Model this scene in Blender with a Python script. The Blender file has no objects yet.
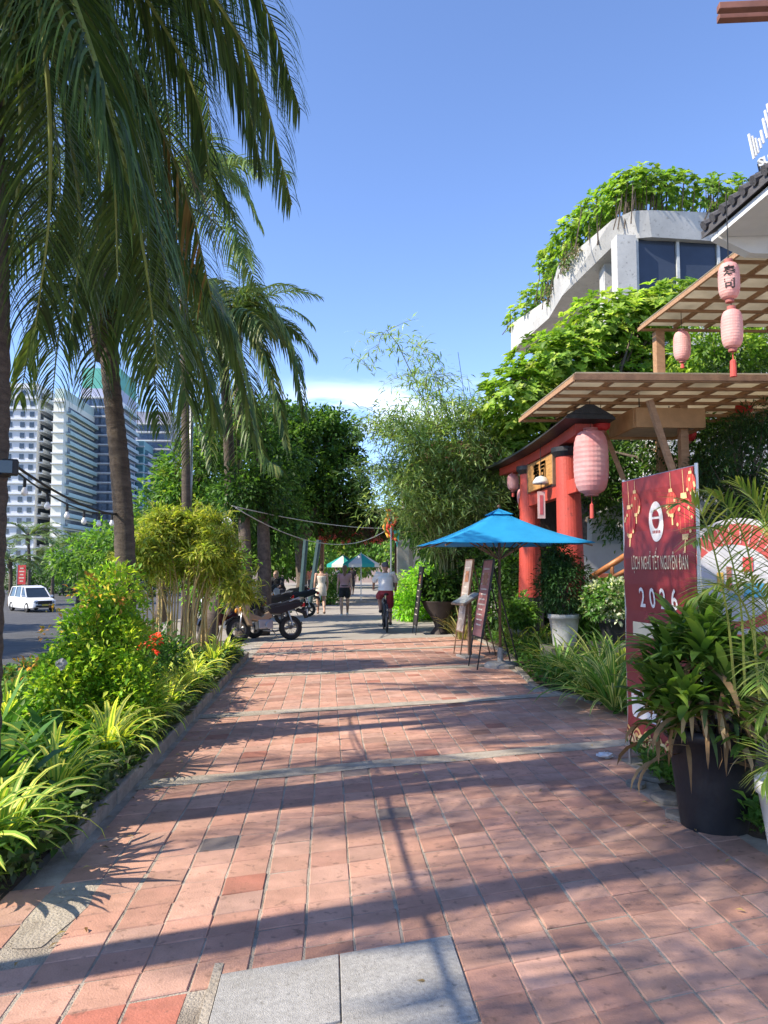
import bpy, bmesh, math, random
import numpy as np
from mathutils import Vector as V, Matrix, Euler
random.seed(7); RNG = np.random.default_rng(7)
PI = math.pi; U = random.uniform
sc = bpy.context.scene
COL = sc.collection

# ------------------------------------------------------------------ camera
FPX = 769.0
CAM = V((0, 0, 1.6))
yaw = math.atan(56/FPX); pit = math.atan(56/FPX)
FW = V((math.sin(yaw)*math.cos(pit), math.cos(yaw)*math.cos(pit), math.sin(pit)))
RT = V((math.cos(yaw), -math.sin(yaw), 0)); UPV = RT.cross(FW)
cd = bpy.data.cameras.new('camera'); cam = bpy.data.objects.new('camera', cd); COL.objects.link(cam)
cd.sensor_fit = 'VERTICAL'; cd.sensor_height = 24; cd.lens = FPX/1024*24
cd.clip_start = 0.05; cd.clip_end = 3000
cam.matrix_world = Matrix(((RT.x, UPV.x, -FW.x, 0), (RT.y, UPV.y, -FW.y, 0), (RT.z, UPV.z, -FW.z, CAM.z), (0, 0, 0, 1)))
sc.camera = cam
def ray(px, py): return FW*FPX + RT*(px-384) + UPV*(512-py)
def P(px, py, Y):
    d = ray(px, py); return CAM + d*(Y/d.y)
def G(px, py, z=0):
    d = ray(px, py); return CAM + d*((z-1.6)/d.z)

# ------------------------------------------------------------------ world, sun
EL = math.radians(41); SAZ = math.radians(180+72)      # sun stands left of and a little behind the camera
SD = V((math.sin(SAZ)*math.cos(EL), math.cos(SAZ)*math.cos(EL), math.sin(EL)))
w = bpy.data.worlds.new('World'); sc.world = w; w.use_nodes = True
nt = w.node_tree; N = nt.nodes; Lk = nt.links; bg = N['Background']
sky = N.new('ShaderNodeTexSky'); sky.sky_type = 'NISHITA'; sky.sun_disc = False
sky.sun_elevation = EL; sky.sun_rotation = SAZ; sky.air_density = 0.8; sky.dust_density = 0.1; sky.ozone_density = 4.5; sky.altitude = 10
geo = N.new('ShaderNodeTexCoord')
mp = N.new('ShaderNodeMapping'); mp.inputs['Scale'].default_value = (5, 5, 22)
no = N.new('ShaderNodeTexNoise'); no.inputs['Scale'].default_value = 1.5; no.inputs['Detail'].default_value = 7; no.inputs['Roughness'].default_value = .55
Lk.new(geo.outputs['Generated'], mp.inputs['Vector']); Lk.new(mp.outputs[0], no.inputs['Vector'])
sp = N.new('ShaderNodeSeparateXYZ'); Lk.new(geo.outputs['Generated'], sp.inputs[0])
def wm(op, a, b, clamp=False):
    n = N.new('ShaderNodeMath'); n.operation = op; n.use_clamp = clamp
    for k, v in enumerate((a, b)):
        if v is None: continue
        if isinstance(v, (int, float)): n.inputs[k].default_value = v
        else: Lk.new(v, n.inputs[k])
    return n.outputs[0]
def wramp(v, a, b):
    n = N.new('ShaderNodeMapRange'); n.interpolation_type = 'SMOOTHSTEP'; Lk.new(v, n.inputs[0])
    n.inputs[1].default_value = a; n.inputs[2].default_value = b; return n.outputs[0]
band = wm('MULTIPLY', wramp(sp.outputs['Z'], .165, .195), wramp(sp.outputs['Z'], .25, .205))
xm = wm('MULTIPLY', wramp(sp.outputs['X'], -.09, .0), wramp(sp.outputs['X'], .40, .26))
cl = wm('MULTIPLY', wm('MULTIPLY', band, xm), wramp(no.outputs[0], .34, .56), True)
cl = wm('MULTIPLY', cl, .5)
mx = N.new('ShaderNodeMix'); mx.data_type = 'RGBA'; mx.inputs['B'].default_value = (9.0, 9.3, 10.0, 1)
Lk.new(cl, mx.inputs['Factor']); tint = N.new('ShaderNodeMix'); tint.data_type = 'RGBA'; tint.blend_type = 'MULTIPLY'; tint.inputs['Factor'].default_value = 1; tint.inputs['B'].default_value = (1.06, 1.01, 1.08, 1); Lk.new(sky.outputs[0], tint.inputs['A']); Lk.new(tint.outputs['Result'], mx.inputs['A']); Lk.new(mx.outputs['Result'], bg.inputs['Color'])
bg.inputs['Strength'].default_value = 0.118
sl = bpy.data.lights.new('sun', 'SUN'); sl.energy = 3.3; sl.angle = math.radians(.53); sl.color = (1, .90, .74)
so = bpy.data.objects.new('sun', sl); COL.objects.link(so); so.rotation_euler = SD.to_track_quat('Z', 'Y').to_euler(); so.location = (0, 0, 30)
sc.view_settings.view_transform = 'Standard'; sc.view_settings.look = 'None'; sc.view_settings.gamma = 1
sc.view_settings.exposure = 1.42
sc.render.engine = 'CYCLES'
sc.cycles.max_bounces = 6; sc.cycles.transparent_max_bounces = 8

# ------------------------------------------------------------------ materials
MATS = {}
def mat(name, col, rough=.6, var=.15, vs=6, bump=0, bs=40, metal=0, spec=.4, col2=None, attr=False, transl=0, emis=None, stretch=None, detail=5, tcol=None, grime=None):
    if name in MATS: return MATS[name]
    m = bpy.data.materials.new(name); m.use_nodes = True; n = m.node_tree.nodes; L = m.node_tree.links
    b = n['Principled BSDF']; b.inputs['Roughness'].default_value = rough; b.inputs['Metallic'].default_value = metal
    b.inputs['Specular IOR Level'].default_value = spec
    tc = n.new('ShaderNodeTexCoord'); src = tc.outputs['Object']
    if stretch:
        mpp = n.new('ShaderNodeMapping'); mpp.inputs['Scale'].default_value = stretch; L.new(src, mpp.inputs[0]); src = mpp.outputs[0]
    nz = n.new('ShaderNodeTexNoise'); nz.inputs['Scale'].default_value = vs; nz.inputs['Detail'].default_value = detail; nz.inputs['Roughness'].default_value = .62
    L.new(src, nz.inputs['Vector'])
    mr = n.new('ShaderNodeMapRange'); mr.inputs[1].default_value = .3; mr.inputs[2].default_value = .7; L.new(nz.outputs[0], mr.inputs[0])
    mix = n.new('ShaderNodeMix'); mix.data_type = 'RGBA'; L.new(mr.outputs[0], mix.inputs['Factor'])
    c2 = col2 or tuple(c*(1-var*2) for c in col)
    if attr:
        at = n.new('ShaderNodeAttribute'); at.attribute_name = 'Col'
        m1 = n.new('ShaderNodeMix'); m1.data_type = 'RGBA'; m1.blend_type = 'MULTIPLY'; m1.inputs['Factor'].default_value = 1
        mix.inputs['A'].default_value = (*[(1+var)*k for k in col], 1); mix.inputs['B'].default_value = (*[(1-var)*k for k in col], 1)
        L.new(at.outputs['Color'], m1.inputs['A']); L.new(mix.outputs['Result'], m1.inputs['B']); outc = m1.outputs['Result']
    else:
        mix.inputs['A'].default_value = (*col, 1); mix.inputs['B'].default_value = (*c2, 1); outc = mix.outputs['Result']
    if grime:
        gn = n.new('ShaderNodeTexNoise'); gn.inputs['Scale'].default_value = grime[0]; gn.inputs['Detail'].default_value = 9; gn.inputs['Roughness'].default_value = .7; gn.inputs['Distortion'].default_value = .4; L.new(tc.outputs['Object'], gn.inputs['Vector'])
        gr = n.new('ShaderNodeMapRange'); gr.inputs[1].default_value = .44; gr.inputs[2].default_value = .68; gr.inputs[4].default_value = grime[1]; L.new(gn.outputs[0], gr.inputs[0])
        gm = n.new('ShaderNodeMix'); gm.data_type = 'RGBA'; gm.inputs['B'].default_value = (*grime[2], 1); L.new(gr.outputs[0], gm.inputs['Factor']); L.new(outc, gm.inputs['A'])
        g2 = n.new('ShaderNodeTexNoise'); g2.inputs['Scale'].default_value = grime[0]*14; g2.inputs['Detail'].default_value = 4; L.new(tc.outputs['Object'], g2.inputs['Vector'])
        g3 = n.new('ShaderNodeMapRange'); g3.inputs[1].default_value = .60; g3.inputs[2].default_value = .72; g3.inputs[4].default_value = .55; L.new(g2.outputs[0], g3.inputs[0])
        g4 = n.new('ShaderNodeMix'); g4.data_type = 'RGBA'; g4.inputs['B'].default_value = (*[c*.6 for c in grime[2]], 1); L.new(g3.outputs[0], g4.inputs['Factor']); L.new(gm.outputs['Result'], g4.inputs['A']); outc = g4.outputs['Result']
    L.new(outc, b.inputs['Base Color'])
    if bump:
        nb = n.new('ShaderNodeTexNoise'); nb.inputs['Scale'].default_value = bs; nb.inputs['Detail'].default_value = 6; L.new(src, nb.inputs['Vector'])
        bp = n.new('ShaderNodeBump'); bp.inputs['Strength'].default_value = min(1, bump); bp.inputs['Distance'].default_value = .01*max(1, bump)
        L.new(nb.outputs[0], bp.inputs['Height']); L.new(bp.outputs[0], b.inputs['Normal'])
        rr = n.new('ShaderNodeMapRange'); rr.inputs[3].default_value = max(0, rough-.12); rr.inputs[4].default_value = min(1, rough+.12)
        L.new(nz.outputs[0], rr.inputs[0]); L.new(rr.outputs[0], b.inputs['Roughness'])
    if transl:
        t = n.new('ShaderNodeBsdfTranslucent'); ms = n.new('ShaderNodeMixShader'); ms.inputs[0].default_value = transl
        tm = n.new('ShaderNodeMix'); tm.data_type = 'RGBA'; tm.blend_type = 'MULTIPLY'; tm.inputs['Factor'].default_value = 1
        tm.inputs['B'].default_value = (*(tcol or (1.6, 1.7, .7)), 1); L.new(outc, tm.inputs['A']); L.new(tm.outputs['Result'], t.inputs['Color'])
        L.new(b.outputs[0], ms.inputs[1]); L.new(t.outputs[0], ms.inputs[2]); L.new(ms.outputs[0], n['Material Output'].inputs['Surface'])
    if emis:
        b.inputs['Emission Color'].default_value = (*emis[0], 1); b.inputs['Emission Strength'].default_value = emis[1]
    MATS[name] = m; return m
LEAF = mat('leaf', (1.2, 1.2, 1.1), .48, .12, 9, attr=True, transl=.4, spec=.3)
FROND = mat('palm_leaf', (.95, .97, .85), .42, .14, 5, attr=True, transl=.24, spec=.28, tcol=(1.5, 1.5, .7))
BARK = mat('bark', (.17, .13, .10), .9, .3, 12, bump=1.5, bs=30, col2=(.07, .055, .045))
PALMBARK = mat('palm_bark', (.13, .10, .075), .9, .3, 7, bump=1.2, bs=45, col2=(.06, .045, .036), stretch=(1, 1, 4))
WOOD = mat('pergola_wood', (.46, .27, .15), .6, .2, 5, bump=.5, bs=60, col2=(.30, .165, .09), stretch=(1, 4, 4))
WOODD = mat('old_wood', (.26, .15, .09), .7, .2, 6, bump=.5, bs=60, col2=(.14, .08, .05))
RED = mat('torii_red', (.54, .07, .045), .5, .15, 3, bump=.5, bs=25, col2=(.38, .05, .035), grime=(1.3, .35, (.20, .06, .045)))
BLACK = mat('black_paint', (.02, .02, .024), .5, .2, 9, bump=.3)
METAL = mat('steel', (.45, .45, .46), .35, .1, 9, metal=.9)
DMETAL = mat('dark_metal', (.035, .035, .04), .4, .2, 9, metal=.5)
WHITE = mat('white_paint', (.78, .78, .76), .5, .06, 3, bump=.2)
SOIL = mat('soil', (.10, .07, .045), .95, .3, 9, bump=2, bs=35, col2=(.045, .032, .02))
RUBBER = mat('rubber', (.02, .02, .02), .8, .1)
GLASSD = mat('dark_glass', (.03, .045, .06), .08, .1, 3, spec=.8)
CONC = mat('concrete', (.40, .375, .34), .85, .12, 2.5, bump=.8, bs=60, col2=(.29, .27, .24))
RENDERW = mat('pale_render', (.60, .60, .58), .8, .08, 1.2, bump=.5, bs=40, col2=(.46, .46, .455))

# ------------------------------------------------------------------ mesh builder
def full_inv(o):
    M = o.matrix_basis.copy()
    while o.parent is not None: o = o.parent; M = o.matrix_basis @ M
    return M.inverted()
class MB:
    def __init__(s): s.v = []; s.f = []; s.c = []
    def quad(s, a, b, c, d, col=(1, 1, 1)):
        i = len(s.v); s.v += [a, b, c, d]; s.f.append((i, i+1, i+2, i+3)); s.c.append(col)
    def poly(s, pts, col=(1, 1, 1)):
        i = len(s.v); s.v += list(pts); s.f.append(tuple(range(i, i+len(pts)))); s.c.append(col)
    def box(s, c, size, rot=None, col=(1, 1, 1), taper=1):
        i = len(s.v); sx, sy, sz = [k/2 for k in size]; c = V(c)
        for z in (-1, 1):
            t = taper if z > 0 else 1
            for x, y in ((-1, -1), (1, -1), (1, 1), (-1, 1)):
                p = V((x*sx*t, y*sy*t, z*sz))
                if rot is not None: p = rot @ p
                s.v.append(c+p)
        for f in ((3, 2, 1, 0), (4, 5, 6, 7), (0, 1, 5, 4), (1, 2, 6, 5), (2, 3, 7, 6), (3, 0, 4, 7)):
            s.f.append(tuple(i+k for k in f)); s.c.append(col)
        return s
    def bar(s, a, b, w, h=None, col=(1, 1, 1), up=(0, 0, 1)):
        a = V(a); b = V(b); d = (b-a); L = d.length; d.normalize(); h = h or w
        u = V(up)
        if abs(d.dot(u)) > .98: u = V((0, 1, 0))
        x = d.cross(u).normalized(); z = x.cross(d)
        M = Matrix((x, d, z)).transposed()
        return s.box((a+b)/2, (w, L, h), M, col)
    def tube(s, pts, rad, n=8, col=(1, 1, 1), cap=True, flat=1.0, side=None):
        pts = [V(p) for p in pts]; m = len(pts)
        if not hasattr(rad, '__len__'): rad = [rad]*m
        i0 = len(s.v); px = None
        for k, p in enumerate(pts):
            t = (pts[min(k+1, m-1)]-pts[max(k-1, 0)]); t = t.normalized() if t.length > 0 else V((0, 0, 1))
            if px is None:
                px = V(side) if side else (V((1, 0, 0)) if abs(t.x) < .9 else V((0, 1, 0)))
            x = (px - t*px.dot(t)).normalized(); y = t.cross(x); px = x
            for a in range(n):
                an = 2*PI*a/n; s.v.append(p + x*math.cos(an)*rad[k] + y*math.sin(an)*rad[k]*flat)
        for k in range(m-1):
            for a in range(n):
                b = (a+1) % n; s.f.append((i0+k*n+a, i0+k*n+b, i0+(k+1)*n+b, i0+(k+1)*n+a)); s.c.append(col)
        if cap:
            s.f.append(tuple(i0+a for a in reversed(range(n)))); s.c.append(col)
            s.f.append(tuple(i0+(m-1)*n+a for a in range(n))); s.c.append(col)
        return s
    def lathe(s, prof, c=(0, 0, 0), n=20, col=(1, 1, 1), axis='z', cols=None, caps=True):
        i0 = len(s.v); c = V(c); m = len(prof)
        for r, z in prof:
            for a in range(n):
                an = 2*PI*a/n; q = (r*math.cos(an), r*math.sin(an))
                s.v.append(c + (V((q[0], q[1], z)) if axis == 'z' else V((z, q[0], q[1])) if axis == 'x' else V((q[0], z, q[1]))))
        for k in range(m-1):
            for a in range(n):
                b = (a+1) % n; s.f.append((i0+k*n+a, i0+k*n+b, i0+(k+1)*n+b, i0+(k+1)*n+a)); s.c.append(cols[k] if cols else col)
        if caps:
            s.f.append(tuple(i0+a for a in reversed(range(n)))); s.c.append(col)
            s.f.append(tuple(i0+(m-1)*n+a for a in range(n))); s.c.append(col)
        return s
    def prism(s, poly, y0, y1, plane='xz', col=(1, 1, 1)):
        def mk(p, y): return V((p[0], y, p[1])) if plane == 'xz' else V((y, p[0], p[1])) if plane == 'yz' else V((p[0], p[1], y))
        i = len(s.v); n = len(poly); s.v += [mk(p, y0) for p in poly]+[mk(p, y1) for p in poly]
        s.f.append(tuple(i+k for k in range(n))); s.f.append(tuple(i+n+k for k in reversed(range(n)))); s.c += [col, col]
        for k in range(n):
            s.f.append((i+k, i+n+k, i+n+(k+1) % n, i+(k+1) % n)); s.c.append(col)
        return s
    def sphere(s, c, r, n=10, m=7, col=(1, 1, 1), sc3=(1, 1, 1)):
        prof = [(max(1e-4, math.sin(PI*k/m)), -math.cos(PI*k/m)) for k in range(m+1)]; i0 = len(s.v)
        s.lathe(prof, (0, 0, 0), n, col)
        for k in range(i0, len(s.v)):
            p = s.v[k]; s.v[k] = V((p.x*r*sc3[0]+c[0], p.y*r*sc3[1]+c[1], p.z*r*sc3[2]+c[2]))
        return s
    def build(s, name, m, parent=None, world=False, smooth=False, bevel=0, fix=False, solid=0):
        me = bpy.data.meshes.new(name)
        vs = s.v
        if world and parent is not None:
            inv = full_inv(parent); vs = [inv @ V(p) for p in vs]
        me.from_pydata([tuple(p) for p in vs], [], s.f); me.update()
        at = me.attributes.new('Col', 'FLOAT_COLOR', 'FACE')
        arr = np.ones((len(s.f), 4), dtype=np.float32); arr[:, :3] = np.array(s.c, dtype=np.float32).reshape(-1, 3); at.data.foreach_set('color', arr.ravel())
        if fix:
            bm = bmesh.new(); bm.from_mesh(me); bmesh.ops.recalc_face_normals(bm, faces=bm.faces); bm.to_mesh(me); bm.free()
        if smooth:
            me.polygons.foreach_set('use_smooth', [True]*len(me.polygons))
        me.materials.append(m)
        o = bpy.data.objects.new(name, me); COL.objects.link(o)
        if parent is not None: o.parent = parent
        if bevel:
            md = o.modifiers.new('bevel', 'BEVEL'); md.width = bevel; md.segments = 2; md.limit_method = 'ANGLE'
        if solid:
            md = o.modifiers.new('solid', 'SOLIDIFY'); md.thickness = solid
        return o
def tag(o, label=None, cat=None, group=None, kind=None):
    if label: o['label'] = label
    if cat: o['category'] = cat
    if group: o['group'] = group
    if kind: o['kind'] = kind
    return o
def thing(name, label, cat, loc=(0, 0, 0), rz=0, group=None):
    o = bpy.data.objects.new(name, None); COL.objects.link(o); o.location = loc; o.rotation_euler = (0, 0, rz); o.empty_display_size = .2
    o.matrix_basis  # basis follows loc/rot
    return tag(o, label, cat, group)
def struct(o): o['kind'] = 'structure'; return o
def copy_tree(o, parent=None):
    c = o.copy(); COL.objects.link(c); c.parent = parent
    for ch in list(o.children): copy_tree(ch, c)
    return c

# vectorised leaves -------------------------------------------------
def leaf_arrays(pos, dirs, ups, L, W, cols, fold=.25):
    """diamond leaves, two triangles each"""
    n = len(pos); d = dirs/np.linalg.norm(dirs, axis=1, keepdims=True)
    s = np.cross(d, ups); s /= (np.linalg.norm(s, axis=1, keepdims=True)+1e-9); u = np.cross(s, d)
    L = np.asarray(L).reshape(-1, 1)*np.ones((n, 1)); W = np.asarray(W).reshape(-1, 1)*np.ones((n, 1))
    mid = pos+d*L*.5+u*L*.05
    v = np.stack([pos, mid-s*W*.5+u*W*fold, pos+d*L-u*L*.08, mid+s*W*.5+u*W*fold, mid], axis=1).reshape(-1, 3)
    b = (np.arange(n)*5).reshape(-1, 1)
    f = np.concatenate([b+np.array([[0, 1, 4, 4]]), b+np.array([[1, 2, 4, 4]]), b+np.array([[0, 4, 3, 3]]), b+np.array([[4, 2, 3, 3]])], axis=1).reshape(-1, 4)[:, :3]
    return v, f, np.repeat(cols, 4, axis=0)
def np_mesh(name, parts, m, parent=None, world=True):
    """parts: list of (verts, tris, facecols)"""
    off = 0; Vs = []; Fs = []; Cs = []
    for v, f, c in parts:
        Vs.append(v); Fs.append(f+off); Cs.append(c); off += len(v)
    v = np.concatenate(Vs).astype(np.float32); f = np.concatenate(Fs).astype(np.int32); c = np.concatenate(Cs).astype(np.float32)
    if world and parent is not None:
        M = np.array(full_inv(parent)); v = v @ M[:3, :3].T + M[:3, 3]
    me = bpy.data.meshes.new(name); me.vertices.add(len(v)); me.vertices.foreach_set('co', v.astype(np.float32).ravel())
    me.loops.add(len(f)*3); me.loops.foreach_set('vertex_index', f.ravel())
    me.polygons.add(len(f)); me.polygons.foreach_set('loop_start', np.arange(len(f), dtype=np.int32)*3)
    me.update(calc_edges=True)
    at = me.attributes.new('Col', 'FLOAT_COLOR', 'FACE'); a = np.ones((len(f), 4), np.float32); a[:, :3] = c; at.data.foreach_set('color', a.ravel())
    me.materials.append(m); o = bpy.data.objects.new(name, me); COL.objects.link(o)
    if parent is not None: o.parent = parent
    return o
def rcols(n, cols, jit=.25):
    cols = np.array(cols); c = cols[RNG.integers(0, len(cols), n)]
    return np.clip(c*(1+RNG.normal(0, jit, (n, 1))), .004, .95)
def unit(n):
    d = RNG.normal(size=(n, 3)); return d/np.linalg.norm(d, axis=1, keepdims=True)
def lobes_leaves(lobes, nclump, per, crad, L, W, cols, jit=.25, droop=.3, shell=.75):
    """leaf clumps spread through ellipsoid lobes, mostly near the surface"""
    vols = np.array([l[1][0]*l[1][1]*l[1][2] for l in lobes])**(2/3); pr = vols/vols.sum()
    idx = RNG.choice(len(lobes), nclump, p=pr); C = np.array([tuple(l[0]) for l in lobes])[idx]; R = np.array([tuple(l[1]) for l in lobes])[idx]
    rr = shell+(1.05-shell)*RNG.random((nclump, 1)); deep = RNG.random((nclump, 1)) < .3; rr = np.where(deep, RNG.random((nclump, 1))**.5*shell, rr)
    u = unit(nclump); cc = C+u*R*rr
    cc = np.repeat(cc, per, axis=0); uu = np.repeat(u, per, axis=0); n = len(cc)
    o = unit(n); cs = crad*(.5+RNG.random((nclump, 1))); cs = np.repeat(cs, per, axis=0)
    pos = cc+o*cs*RNG.random((n, 1))**.4*np.array([1, 1, .75])
    d = o*.8+uu*.5+unit(n)*.6; d[:, 2] -= droop
    ccol = rcols(nclump, cols, jit*.8); c = np.repeat(ccol, per, axis=0)*(1+RNG.normal(0, jit*.6, (n, 1)))
    up = unit(n)*.6+np.array([0, 0, 1.0])
    LL = L*(.6+.7*RNG.random(n))
    return leaf_arrays(pos, d, up, LL, LL*W, np.clip(c, .004, .95))
def rosette_leaves(lobes, nros, per, L, W, cols, jit=.2):
    vols = np.array([l[1][0]*l[1][1]*l[1][2] for l in lobes])**(2/3); pr = vols/vols.sum()
    idx = RNG.choice(len(lobes), nros, p=pr); C = np.array([tuple(l[0]) for l in lobes])[idx]; R = np.array([tuple(l[1]) for l in lobes])[idx]
    u = unit(nros); rr = .7+.35*RNG.random((nros, 1)); deep = RNG.random((nros, 1)) < .25; rr = np.where(deep, .3+.4*RNG.random((nros, 1)), rr)
    cc = C+u*R*rr; ax = u*.6+np.array([0, 0, .7]); ax /= np.linalg.norm(ax, axis=1, keepdims=True)
    t = np.cross(ax, unit(nros)); t /= np.linalg.norm(t, axis=1, keepdims=True); b = np.cross(ax, t)
    pos = np.repeat(cc, per, axis=0); n = len(pos)
    ang = np.tile(np.arange(per)*2*PI/per, nros)+RNG.normal(0, .25, n); A = ang.reshape(-1, 1)
    axr = np.repeat(ax, per, axis=0); d = np.repeat(t, per, axis=0)*np.cos(A)+np.repeat(b, per, axis=0)*np.sin(A)+axr*(.15+.6*RNG.random((n, 1)))
    c = np.repeat(rcols(nros, cols, jit), per, axis=0)*(1+RNG.normal(0, jit*.5, (n, 1)))
    LL = L*(.4+.9*RNG.random(n)**.8)
    return leaf_arrays(pos+axr*.02, d, axr, LL, LL*W, np.clip(c, .004, .95)), cc
def limbs(mb, base, top, r0, targets, rb=.5):
    base = V(base); top = V(top)
    n = 7; pts = [base.lerp(top, k/(n-1))+V((U(-1, 1), U(-1, 1), 0))*r0*.35*(0 if k == 0 else 1) for k in range(n)]
    mb.tube(pts, [r0*(1.25 if k == 0 else 1-.45*k/(n-1)) for k in range(n)], 9)
    for t in targets:
        k = random.randint(n//2, n-1); s = pts[k]; t = V(t); mid = s.lerp(t, .5)+V((U(-.1, .1), U(-.1, .1), .15*(t-s).length))
        q = [s, s.lerp(mid, .5)+V((0, 0, .05)), mid, mid.lerp(t, .5), t]; r = r0*rb*(1-.35*k/(n-1))
        mb.tube(q, [r, r*.8, r*.6, r*.4, r*.15], 6)
def tree(name, label, base, height, lobes, nclump, per, crad, L, W, cols, r0=.18, group=None, lean=(0, 0), cat='tree', barkm=None, droop=.3, ros=None, extra=None):
    t = thing(name, label, cat, base, 0, group); mb = MB()
    top = V(base)+V((lean[0], lean[1], height))
    tg = []
    for c, r in lobes:
        for _ in range(4):
            d = V(tuple(unit(1)[0])); tg.append(V(c)+V((d.x*r[0], d.y*r[1], d.z*r[2]))*.7)
    limbs(mb, base, top, r0, tg); mb.build('trunk', barkm or BARK, t, world=True, smooth=True)
    if ros: parts = [rosette_leaves(lobes, ros[0], ros[1], L, W, cols)[0]]
    else: parts = [lobes_leaves(lobes, nclump, per, crad, L, W, cols, droop=droop)]
    if extra: parts += extra
    np_mesh('crown', parts, LEAF, t)
    return t

# strap-leaved clumps --------------------------------------------------
def blade(mb, base, az, el, L, W, arch, cols, seg=6, across=1, prof=None, twist=0):
    p = V(base); a = el; pts = []; st = L/seg
    for k in range(seg+1):
        pts.append(p.copy()); p = p+V((math.cos(az)*math.cos(a), math.sin(az)*math.cos(a), math.sin(a)))*st
        a -= arch/seg*(.5+1.0*k/seg)
    side = V((-math.sin(az), math.cos(az), 0)); m = across+1; i0 = len(mb.v)
    for k, q in enumerate(pts):
        s = k/seg; wd = W*(prof(s) if prof else (math.sin(PI*min(1, .18+.82*s))**.6 if s < 1 else .02))
        t = (pts[min(k+1, seg)]-pts[max(k-1, 0)]).normalized(); nrm = side.cross(t)
        sd = side*math.cos(twist*s)+nrm*math.sin(twist*s)
        for j in range(m):
            x = (j/across-.5); mb.v.append(q+sd*x*wd+nrm*abs(x)*wd*-.35)
    for k in range(seg):
        for j in range(across):
            b = i0+k*m+j; mb.f.append((b, b+1, b+m+1, b+m)); mb.c.append(cols[j if len(cols) == across else 0])
def jcol(c, j=.15): 
    k = 1+random.gauss(0, j); return tuple(max(.004, min(.9, x*k)) for x in c)
GY = ((.17, .30, .05), (.62, .60, .16), (.17, .30, .05))
YG = ((.60, .58, .13), (.20, .32, .06), (.60, .58, .13))
DG = ((.035, .085, .02),); MG = ((.07, .16, .03),)
def clump(name, label, base, n, L, W, pal, across=1, el=(.5, 1.45), arch=(1.2, 2.4), cat='plant', group=None, spread=.06, seg=6, zt=0, prof=None, dead=0, deadcol=(.30, .20, .11)):
    t = thing(name, label, cat, base, 0, group); mb = MB(); b = V(base); dm = MB()
    for k in range(n):
        az = U(0, 2*PI); e = U(*el); l = L*U(.65, 1.1)*(.8+.2*math.sin(e)); r = U(0, spread)
        cols = random.choice(pal); cols = [jcol(c) for c in cols]
        blade(mb, b+V((math.cos(az)*r, math.sin(az)*r, U(0, zt))), az, e, l, W*U(.75, 1.15), U(*arch), cols, seg, across, prof, U(-.5, .5))
    mb.build('foliage', LEAF, t, world=True, smooth=True)
    return t
# palms -------------------------------------------------------------
def frond_pts(base, az, el, L, bend, n=16, sway=0):
    p = V(base); pts = [p.copy()]
    for k in range(n):
        s = k/n; a = el-bend*s**1.15; z = az+sway*s
        p = p+V((math.cos(z)*math.cos(a), math.sin(z)*math.cos(a), math.sin(a)))*(L/n); pts.append(p.copy())
    return pts
def spline(ctrl, n=18):
    c = [V(p) for p in ctrl]; c = [c[0]*2-c[1]]+c+[c[-1]*2-c[-2]]; out = []; m = len(c)-3
    for k in range(n+1):
        t = k/n*m; i = min(int(t), m-1); t -= i; a, b, d, e = c[i:i+4]
        out.append(.5*((2*b)+(d-a)*t+(2*a-5*b+4*d-e)*t*t+(3*b-a-3*d+e)*t**3))
    return out
def frond(parent, pts, nl=60, LL=.75, W=.035, cols=((.06, .11, .03),), droop=.9, r0=.022, hang=.5, seg=4, start=.14, rcol=(.16, .18, .05), tip=None, name='frond'):
    mb = MB(); m = len(pts)-1
    mb.tube(pts, [r0*(1-.85*k/m) for k in range(m+1)], 5, jcol(rcol, .1))
    for k in range(nl):
        s = start+(1-start)*(k+U(-.3, .3))/nl; s = min(max(s, 0), .999); i = int(s*m); f = s*m-i; p = pts[i].lerp(pts[i+1], f)
        t = (pts[i+1]-pts[i]).normalized(); sd = t.cross(V((0, 0, 1)))
        if sd.length < .15: sd = V((1, 0, 0))
        sd.normalize(); up = sd.cross(t)
        prof = (math.sin(PI*min(1, (s*.86+.12)))**.55)
        for sg in (-1, 1):
            L = LL*prof*U(.82, 1.08); d = (sd*sg*U(.75, .95)+t*(.45+.6*s)+up*U(-.05, .2)).normalized()
            c = jcol(random.choice(cols), .18)
            if tip and s > tip[0] and random.random() < tip[2]: c = jcol(tip[1], .2)
            q = p.copy(); i0 = len(mb.v); h = hang*U(.7, 1.3); wn = d.cross(V((0, 0, -1)))
            if wn.length < .1: wn = t.copy()
            wn.normalize(); wn = (wn+up*U(-.5, .5)).normalized()
            for j in range(seg+1):
                x = j/seg; wd = W*(1-x)**.6*(.5+.5*min(1, x*6)) if j < seg else .001
                mb.v += [q+wn*wd*.5, q-wn*wd*.5]
                if j < seg:
                    q = q+d*(L/seg); d = (d+V((0, 0, -1))*droop*h*(.6+x)).normalized()
            for j in range(seg):
                b = i0+2*j; mb.f.append((b, b+1, b+3, b+2)); mb.c.append(c)
    return mb.build(name, FROND, parent, world=True)
def palm_trunk(t, pts, r0, r1, n=12, rings=True):
    mb = MB(); P_ = spline(pts, 60 if rings else 14); m = len(P_)-1; rad = []
    for k in range(m+1):
        s = k/m; r = r0+(r1-r0)*s+(r0*.35*max(0, 1-s*9)); rad.append(r*(1+(.045 if k % 2 else -.03)*(1 if rings else 0)*U(.5, 1.3)))
    mb.tube(P_, rad, n); return mb.build('trunk', PALMBARK, t, world=True, smooth=True)
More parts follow.
